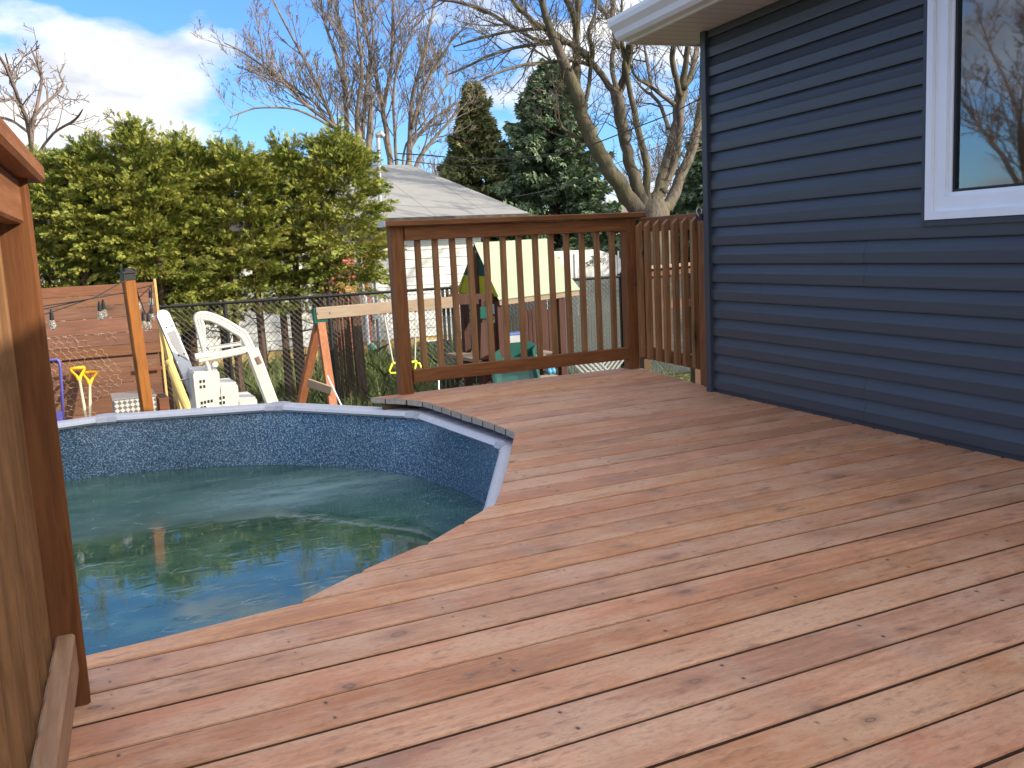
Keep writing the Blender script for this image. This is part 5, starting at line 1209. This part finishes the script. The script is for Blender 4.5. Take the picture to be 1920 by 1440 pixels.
MAP = [
 [(1200,398,40),(1167,356,36),(1139,313,34),(1110,265,32),(1091,213,30),(1079,171,29),(1060,125,22),(1039,74,18),(1025,34,14),(1016,0,13),(1008,-45,9),(1000,-90,5)],
 [(1079,175,24),(1080,137,20),(1080,71,15),(1085,0,14),(1090,-60,10),(1097,-120,5)],
 [(1080,80,12),(1076,31,13),(1062,0,13),(1050,-50,9),(1040,-100,4)],
 [(1150,171,15),(1132,145,14),(1113,122,14),(1079,88,13),(1051,74,11),(1011,48,11),(977,20,10),(960,0,9),(930,-30,7),(890,-60,4)],
 [(1105,122,9),(1080,114,9),(1053,114,8),(982,122,6),(925,140,5),(890,160,4)],
 [(1060,80,10),(1039,80,8),(977,88,7),(925,102,6),(868,128,5),(840,140,3)],
 [(1045,76,10),(1011,77,8),(962,51,8),(925,28,8),(868,6,7),(820,0,4)],
 [(1079,92,10),(1035,58,8),(990,55,7),(940,62,6),(890,75,5),(850,88,3)],
 [(1210,395,34),(1187,327,26),(1173,270,24),(1162,214,26),(1156,176,26),(1158,165,22)],
 [(1156,180,20),(1168,155,18),(1175,120,18),(1180,90,17),(1183,70,12)],
 [(1156,170,12),(1149,140,11),(1147,114,11),(1153,71,11),(1148,30,12),(1150,0,12),(1153,-60,8)],
 [(1213,385,22),(1213,355,18),(1210,299,16),(1193,228,14),(1179,157,11),(1170,110,9),(1165,60,7),(1166,0,5)],
 [(1222,392,30),(1232,364,28),(1250,313,26),(1267,242,25),(1276,185,27),(1279,160,22)],
 [(1276,180,12),(1266,140,13),(1260,108,12),(1264,83,12),(1262,30,10),(1258,-40,6)],
 [(1279,165,18),(1285,125,13),(1290,83,13),(1292,40,11),(1296,-30,7)],
 [(1282,165,14),(1297,135,13),(1303,110,13),(1310,71,12),(1310,20,10),(1312,-50,5)],
 [(1232,395,30),(1252,385,28),(1278,327,24),(1301,270,22),(1312,210,20),(1319,150,18),(1321,71,17),(1325,0,14),(1330,-60,8)],
 [(1240,360,20),(1262,310,18),(1275,250,16),(1275,200,13),(1290,150,8)],
 [(1264,196,11),(1243,180,9),(1221,163,8),(1200,150,7),(1187,135,6),(1178,110,5),(1165,85,4)],
 [(1221,163,7),(1217,140,7),(1213,114,7),(1207,83,5),(1196,60,4)],
 [(1253,242,10),(1245,215,9),(1236,194,8),(1222,178,8),(1210,171,6),(1195,155,4)],
 [(1112,268,9),(1090,262,8),(1070,250,7),(1050,235,5),(1040,215,4)],
 [(1098,190,10),(1104,160,9),(1107,130,9),(1112,95,9),(1104,60,8),(1117,20,6),(1120,-40,4)],
 [(1160,90,9),(1145,40,9),(1120,10,8),(1100,-20,6)],
]
bare_tree('big bare maple with mossy grey limbs rising behind the gate', 20.0, (1215,400), MAP, m_maple, 5, trunk=(1222, 386, 74), lscale=1.5, depth=3, up=0.3, dens=1.25, minr=0.0055, curl=0.22, group='bare trees beyond the yard')
CEN = [
 [(651,300,12),(651,259,10),(647,183,8),(640,137,8),(626,92,6),(610,45,5),(599,0,4),(585,-50,3)],
 [(642,150,6),(644,103,6),(639,46,5),(626,0,4),(620,-50,3)],
 [(650,300,10),(633,252,8),(615,206,7),(580,131,5),(556,85,4),(535,46,4),(512,0,3)],
 [(645,280,8),(626,236,7),(580,202,6),(544,165,5),(489,121,4),(450,95,3),(420,80,2)],
 [(626,240,5),(557,206,4),(489,202,3),(455,210,3),(431,220,2)],
 [(615,215,4),(560,170,4),(510,140,3),(460,130,2),(440,120,2)],
 [(677,310,16),(677,284,14),(670,218,10),(679,137,7),(672,69,5),(663,0,4),(655,-50,3)],
 [(690,325,13),(690,290,13),(694,230,11),(697,183,8),(699,180,7)],
 [(680,260,8),(686,170,6),(694,110,5),(700,60,4),(690,0,3)],
 [(733,320,13),(729,282,11),(716,195,9),(695,99,7),(683,50,6),(679,0,6),(672,-50,4)],
 [(718,210,9),(725,170,7),(734,115,6),(736,40,5),(738,0,4),(740,-50,3)],
 [(766,320,14),(768,285,11),(773,183,8),(796,103,6),(806,50,5),(814,0,4),(820,-50,3)],
 [(767,300,8),(775,266,8),(810,225,6),(840,205,5),(860,190,3)],
 [(777,320,9),(790,290,8),(821,252,6),(845,225,5),(862,195,3)],
 [(772,240,7),(783,200,6),(798,160,5),(823,115,5),(840,88,4),(855,60,3)],
 [(744,320,7),(740,250,6),(738,180,5),(745,130,4),(765,80,3),(785,30,3)],
 [(755,315,5),(762,270,4),(795,230,3),(825,180,3),(850,140,2)],
]
bare_tree('tall fan shaped bare tree of many stems rising behind the grey roof', 31.0, (700,320), CEN, m_stems, 8, lscale=2.2, depth=3, up=0.45, dens=1.05, minr=0.0075, curl=0.10, group='bare trees beyond the yard')
LFT = [
 [(66,300,8),(62,288,8),(50,225,7),(36,190,6),(23,155,5),(5,115,4),(-20,80,3)],
 [(60,280,6),(62,235,6),(78,155,5),(72,125,4),(62,100,3),(58,88,2)],
 [(52,235,5),(80,200,5),(117,163,4),(112,140,3),(121,120,2)],
 [(30,180,4),(0,190,4),(-40,170,3)],[(55,250,5),(20,225,4),(-20,215,3),(-60,200,2)],
 [(70,290,5),(100,250,4),(140,225,4),(155,205,2)],[(75,295,4),(120,280,4),(165,270,3),(185,250,2)],
 [(40,200,4),(20,140,3),(10,100,2)],
]
bare_tree('pale bare tree above the left end of the cedar hedge', 19.0, (65,310), LFT, m_twig, 9, lscale=0.95, depth=3, up=0.3, dens=1.2, minr=0.0062, curl=0.22, trunk=(66,300,9), group='bare trees beyond the yard')
# further bare trees along the backs of the gardens
def simple_tree(x, y, h, label, seed, m, gname='bare trees in the distance', depth=2, r0=0.16):
    rs = np.random.RandomState(seed); c = thing('bare_tree', label, 'tree', (x, y, GZ), group=gname); mbt = MB(); mbc = MB()
    k = rs.randint(3, 6); st = np.array([x, y, GZ+h*0.22]); mbt.tube([(x, y, GZ-0.1), st], [r0*1.2, r0], 8)
    for i in range(k):
        a = 2*pi*i/k+rs.uniform(0, 1); d = np.array([cos(a)*0.45, sin(a)*0.45, 1.0]); pts = [st]; dd = d/np.linalg.norm(d)
        for j in range(6): dd = dd+rs.normal(0, 0.09, 3); dd /= np.linalg.norm(dd); pts.append(pts[-1]+dd*h*0.78/6)
        rad = [r0*0.6*(1-0.9*j/6)+0.01 for j in range(7)]; mbt.tube(pts, rad, 6); add_branches(mbc, pts, rad, rs, depth, h*0.26, 0.3, 8.0/h, 0.011, curl=0.12)
    mbt.build('trunk', m, c); mbc.build('crown', m, c)
for i, (px, py, Y, h, lab) in enumerate([
    (1150, 400, 42, 6.5, 'far bare tree seen between the limbs of the big maple at left'),
    (1290, 400, 40, 7.0, 'far bare tree seen through the right limbs of the big maple'),
    (1225, 400, 48, 7.5, 'most distant bare tree behind the fork of the big maple'),
    (500, 330, 40, 6.6, 'faint bare tree above the brick chimney'),
    (420, 330, 44, 6.4, 'faint bare tree between the cedar tops left of the chimney'),
    (600, 330, 44, 7.4, 'reddish bare tree low behind the cedar right of the chimney'),
    (240, 330, 42, 7.0, 'faint bare tree behind the cedar above the capped post'),
    (850, 350, 46, 7.2, 'bare tree behind the small olive spruce'),
    (960, 350, 50, 7.5, 'bare tree in the gap between the two spruces')]):
    p = at(px, py, Y); simple_tree(p[0], Y, h, lab, 50+i, m_brush, r0=0.12)
# trees to the left, which the house window mirrors
for i, (x, y, h, lab) in enumerate([(-21, 24, 9.0, 'bare garden tree left of the pool, mirrored in the house window'), (-29, 29, 12.5, 'tall bare tree far left of the hedge, mirrored behind the first'), (-24, 30, 11, 'third bare tree in the window reflection'), (17.5, 8.5, 10.5, 'tall bare tree beyond the house throwing twig shadows on the grey roof'), (22, 6.0, 12, 'second bare tree beyond the house'), (26, 20.5, 7.5, 'bare tree seen through the house window and the end window behind it'), (32, 27, 9.5, 'bare tree further off in the view through the house window')]):
    simple_tree(x, y, h, lab, 90+i, m_twig, 'bare trees beside the pool', 3, 0.2)

for i, (x, y, h, lab) in enumerate([(-34, 34, 10, 'distant bare tree at the far left of the gardens'), (-22, 36, 11, 'distant bare tree behind the mirrored pair'), (-38, 24, 12, 'distant bare tree nearest the left boundary')]):
    simple_tree(x, y, h, lab, 120+i, m_brush, 'bare trees beside the pool', 2, 0.2)
rs = np.random.RandomState(77); hd = thing('boundary_hedge', 'dark clipped hedge along the far left edge of the gardens', 'hedge', (-24, 30, GZ))
n = 26000; t_ = rs.uniform(0, 1, n); P0 = np.c_[-44+t_*34, 24+t_*18+rs.uniform(-.6, .6, n), GZ+rs.uniform(0, 1, n)**0.8*(2.3+0.4*np.sin(t_*30))]
d_ = rs.normal(0, 1, (n, 3)); d_ /= np.linalg.norm(d_, axis=1)[:, None]; a_ = rs.normal(0, 1, (n, 3)); a_ -= d_*(a_*d_).sum(1)[:, None]; a_ /= np.linalg.norm(a_, axis=1)[:, None]
tris('crown', np.stack([P0, P0+d_*0.2+a_*0.07, P0+d_*0.4, P0+d_*0.2-a_*0.07], 1), m_spruceb, hd)

# ------------------------------------------------------------------ utility wires
def wire(name, label, pts, r=0.014):
    P_ = smooth_path([at(*p) for p in pts], 6); mb = MB(); mb.tube(P_, r, 5); tag(mb.build(name, m_black), label, 'cable')
wire('utility_cable', 'thick black overhead cable sagging in front of the spruces', [(745,288,19.5),(800,291,19.3),(870,297,19),(960,297,18.6),(1050,287,18.2),(1110,271,18),(1190,240,17.6),(1260,212,17.3),(1335,172,17)])
wire('utility_cable', 'thin overhead cable just below the thick one left of the spruces', [(755,301,19.5),(830,309,19.3),(900,311,19),(1000,298,18.6),(1100,272,18)], 0.008)
wire('utility_cable', 'thin overhead cable crossing the upper limbs of the big maple', [(1130,215,30),(1240,190,30),(1335,160,30)], 0.016)
wire('utility_cable', 'short steep dark cable left of the snapped maple limb', [(1118,258,19),(1135,228,19),(1152,195,19)], 0.012)
wire('utility_cable', 'lowest thin cable crossing the trunk of the big maple', [(960,370,26),(1060,348,26),(1160,305,26),(1335,235,26)], 0.012)

# ------------------------------------------------------------------ grass and weeds
rs = np.random.RandomState(4)
def blades(n, fx, fy, hmin, hmax, wd):
    x = fx(n); y = fy(n); h = rs.uniform(hmin, hmax, n); a = rs.uniform(0, 2*pi, n); l = rs.normal(0, 0.45, (n, 2))*h[:, None]
    b = np.c_[x, y, np.full(n, GZ)]; s = np.c_[np.cos(a), np.sin(a), np.zeros(n)]*wd
    mid = b+np.c_[l*0.35, h*0.6]; tip = b+np.c_[l, h]
    return np.stack([b-s, b+s, mid+s*0.6, tip, mid-s*0.6], 1)
G = np.concatenate([blades(9000, lambda n: rs.uniform(-1, 9, n), lambda n: rs.uniform(12.6, 16.5, n), 0.10, 0.42, 0.006),
                    blades(9000, lambda n: rs.uniform(2, 12, n), lambda n: rs.uniform(16, 20, n), 0.12, 0.5, 0.010),
                    blades(3000, lambda n: rs.uniform(0.8, 4, n), lambda n: rs.uniform(8.2, 12, n), 0.10, 0.35, 0.005),
                    blades(16000, lambda n: rs.uniform(4.5, 18, n), lambda n: rs.uniform(6.4, 13, n), 0.04, 0.13, 0.006)])
tag(tris('grass', G, m_grass, None), 'rough grass and weeds in the yard behind the pool', 'grass', kind='stuff')
n = 5000; x = rs.uniform(-2, 18, n); y = rs.uniform(6, 20, n); a = rs.uniform(0, 2*pi, n); s = rs.uniform(0.03, 0.06, n)
u_ = np.c_[np.cos(a), np.sin(a), rs.normal(0, .35, n)]*s[:, None]; v_ = np.c_[-np.sin(a), np.cos(a), rs.normal(0, .35, n)]*s[:, None]*0.7; c_ = np.c_[x, y, np.full(n, GZ+0.04)]
tag(tris('leaf_litter', np.stack([c_-u_, c_-v_, c_+u_, c_+v_], 1), m_litter, None), 'dry fallen leaves scattered on the lawn', 'leaves', kind='stuff')
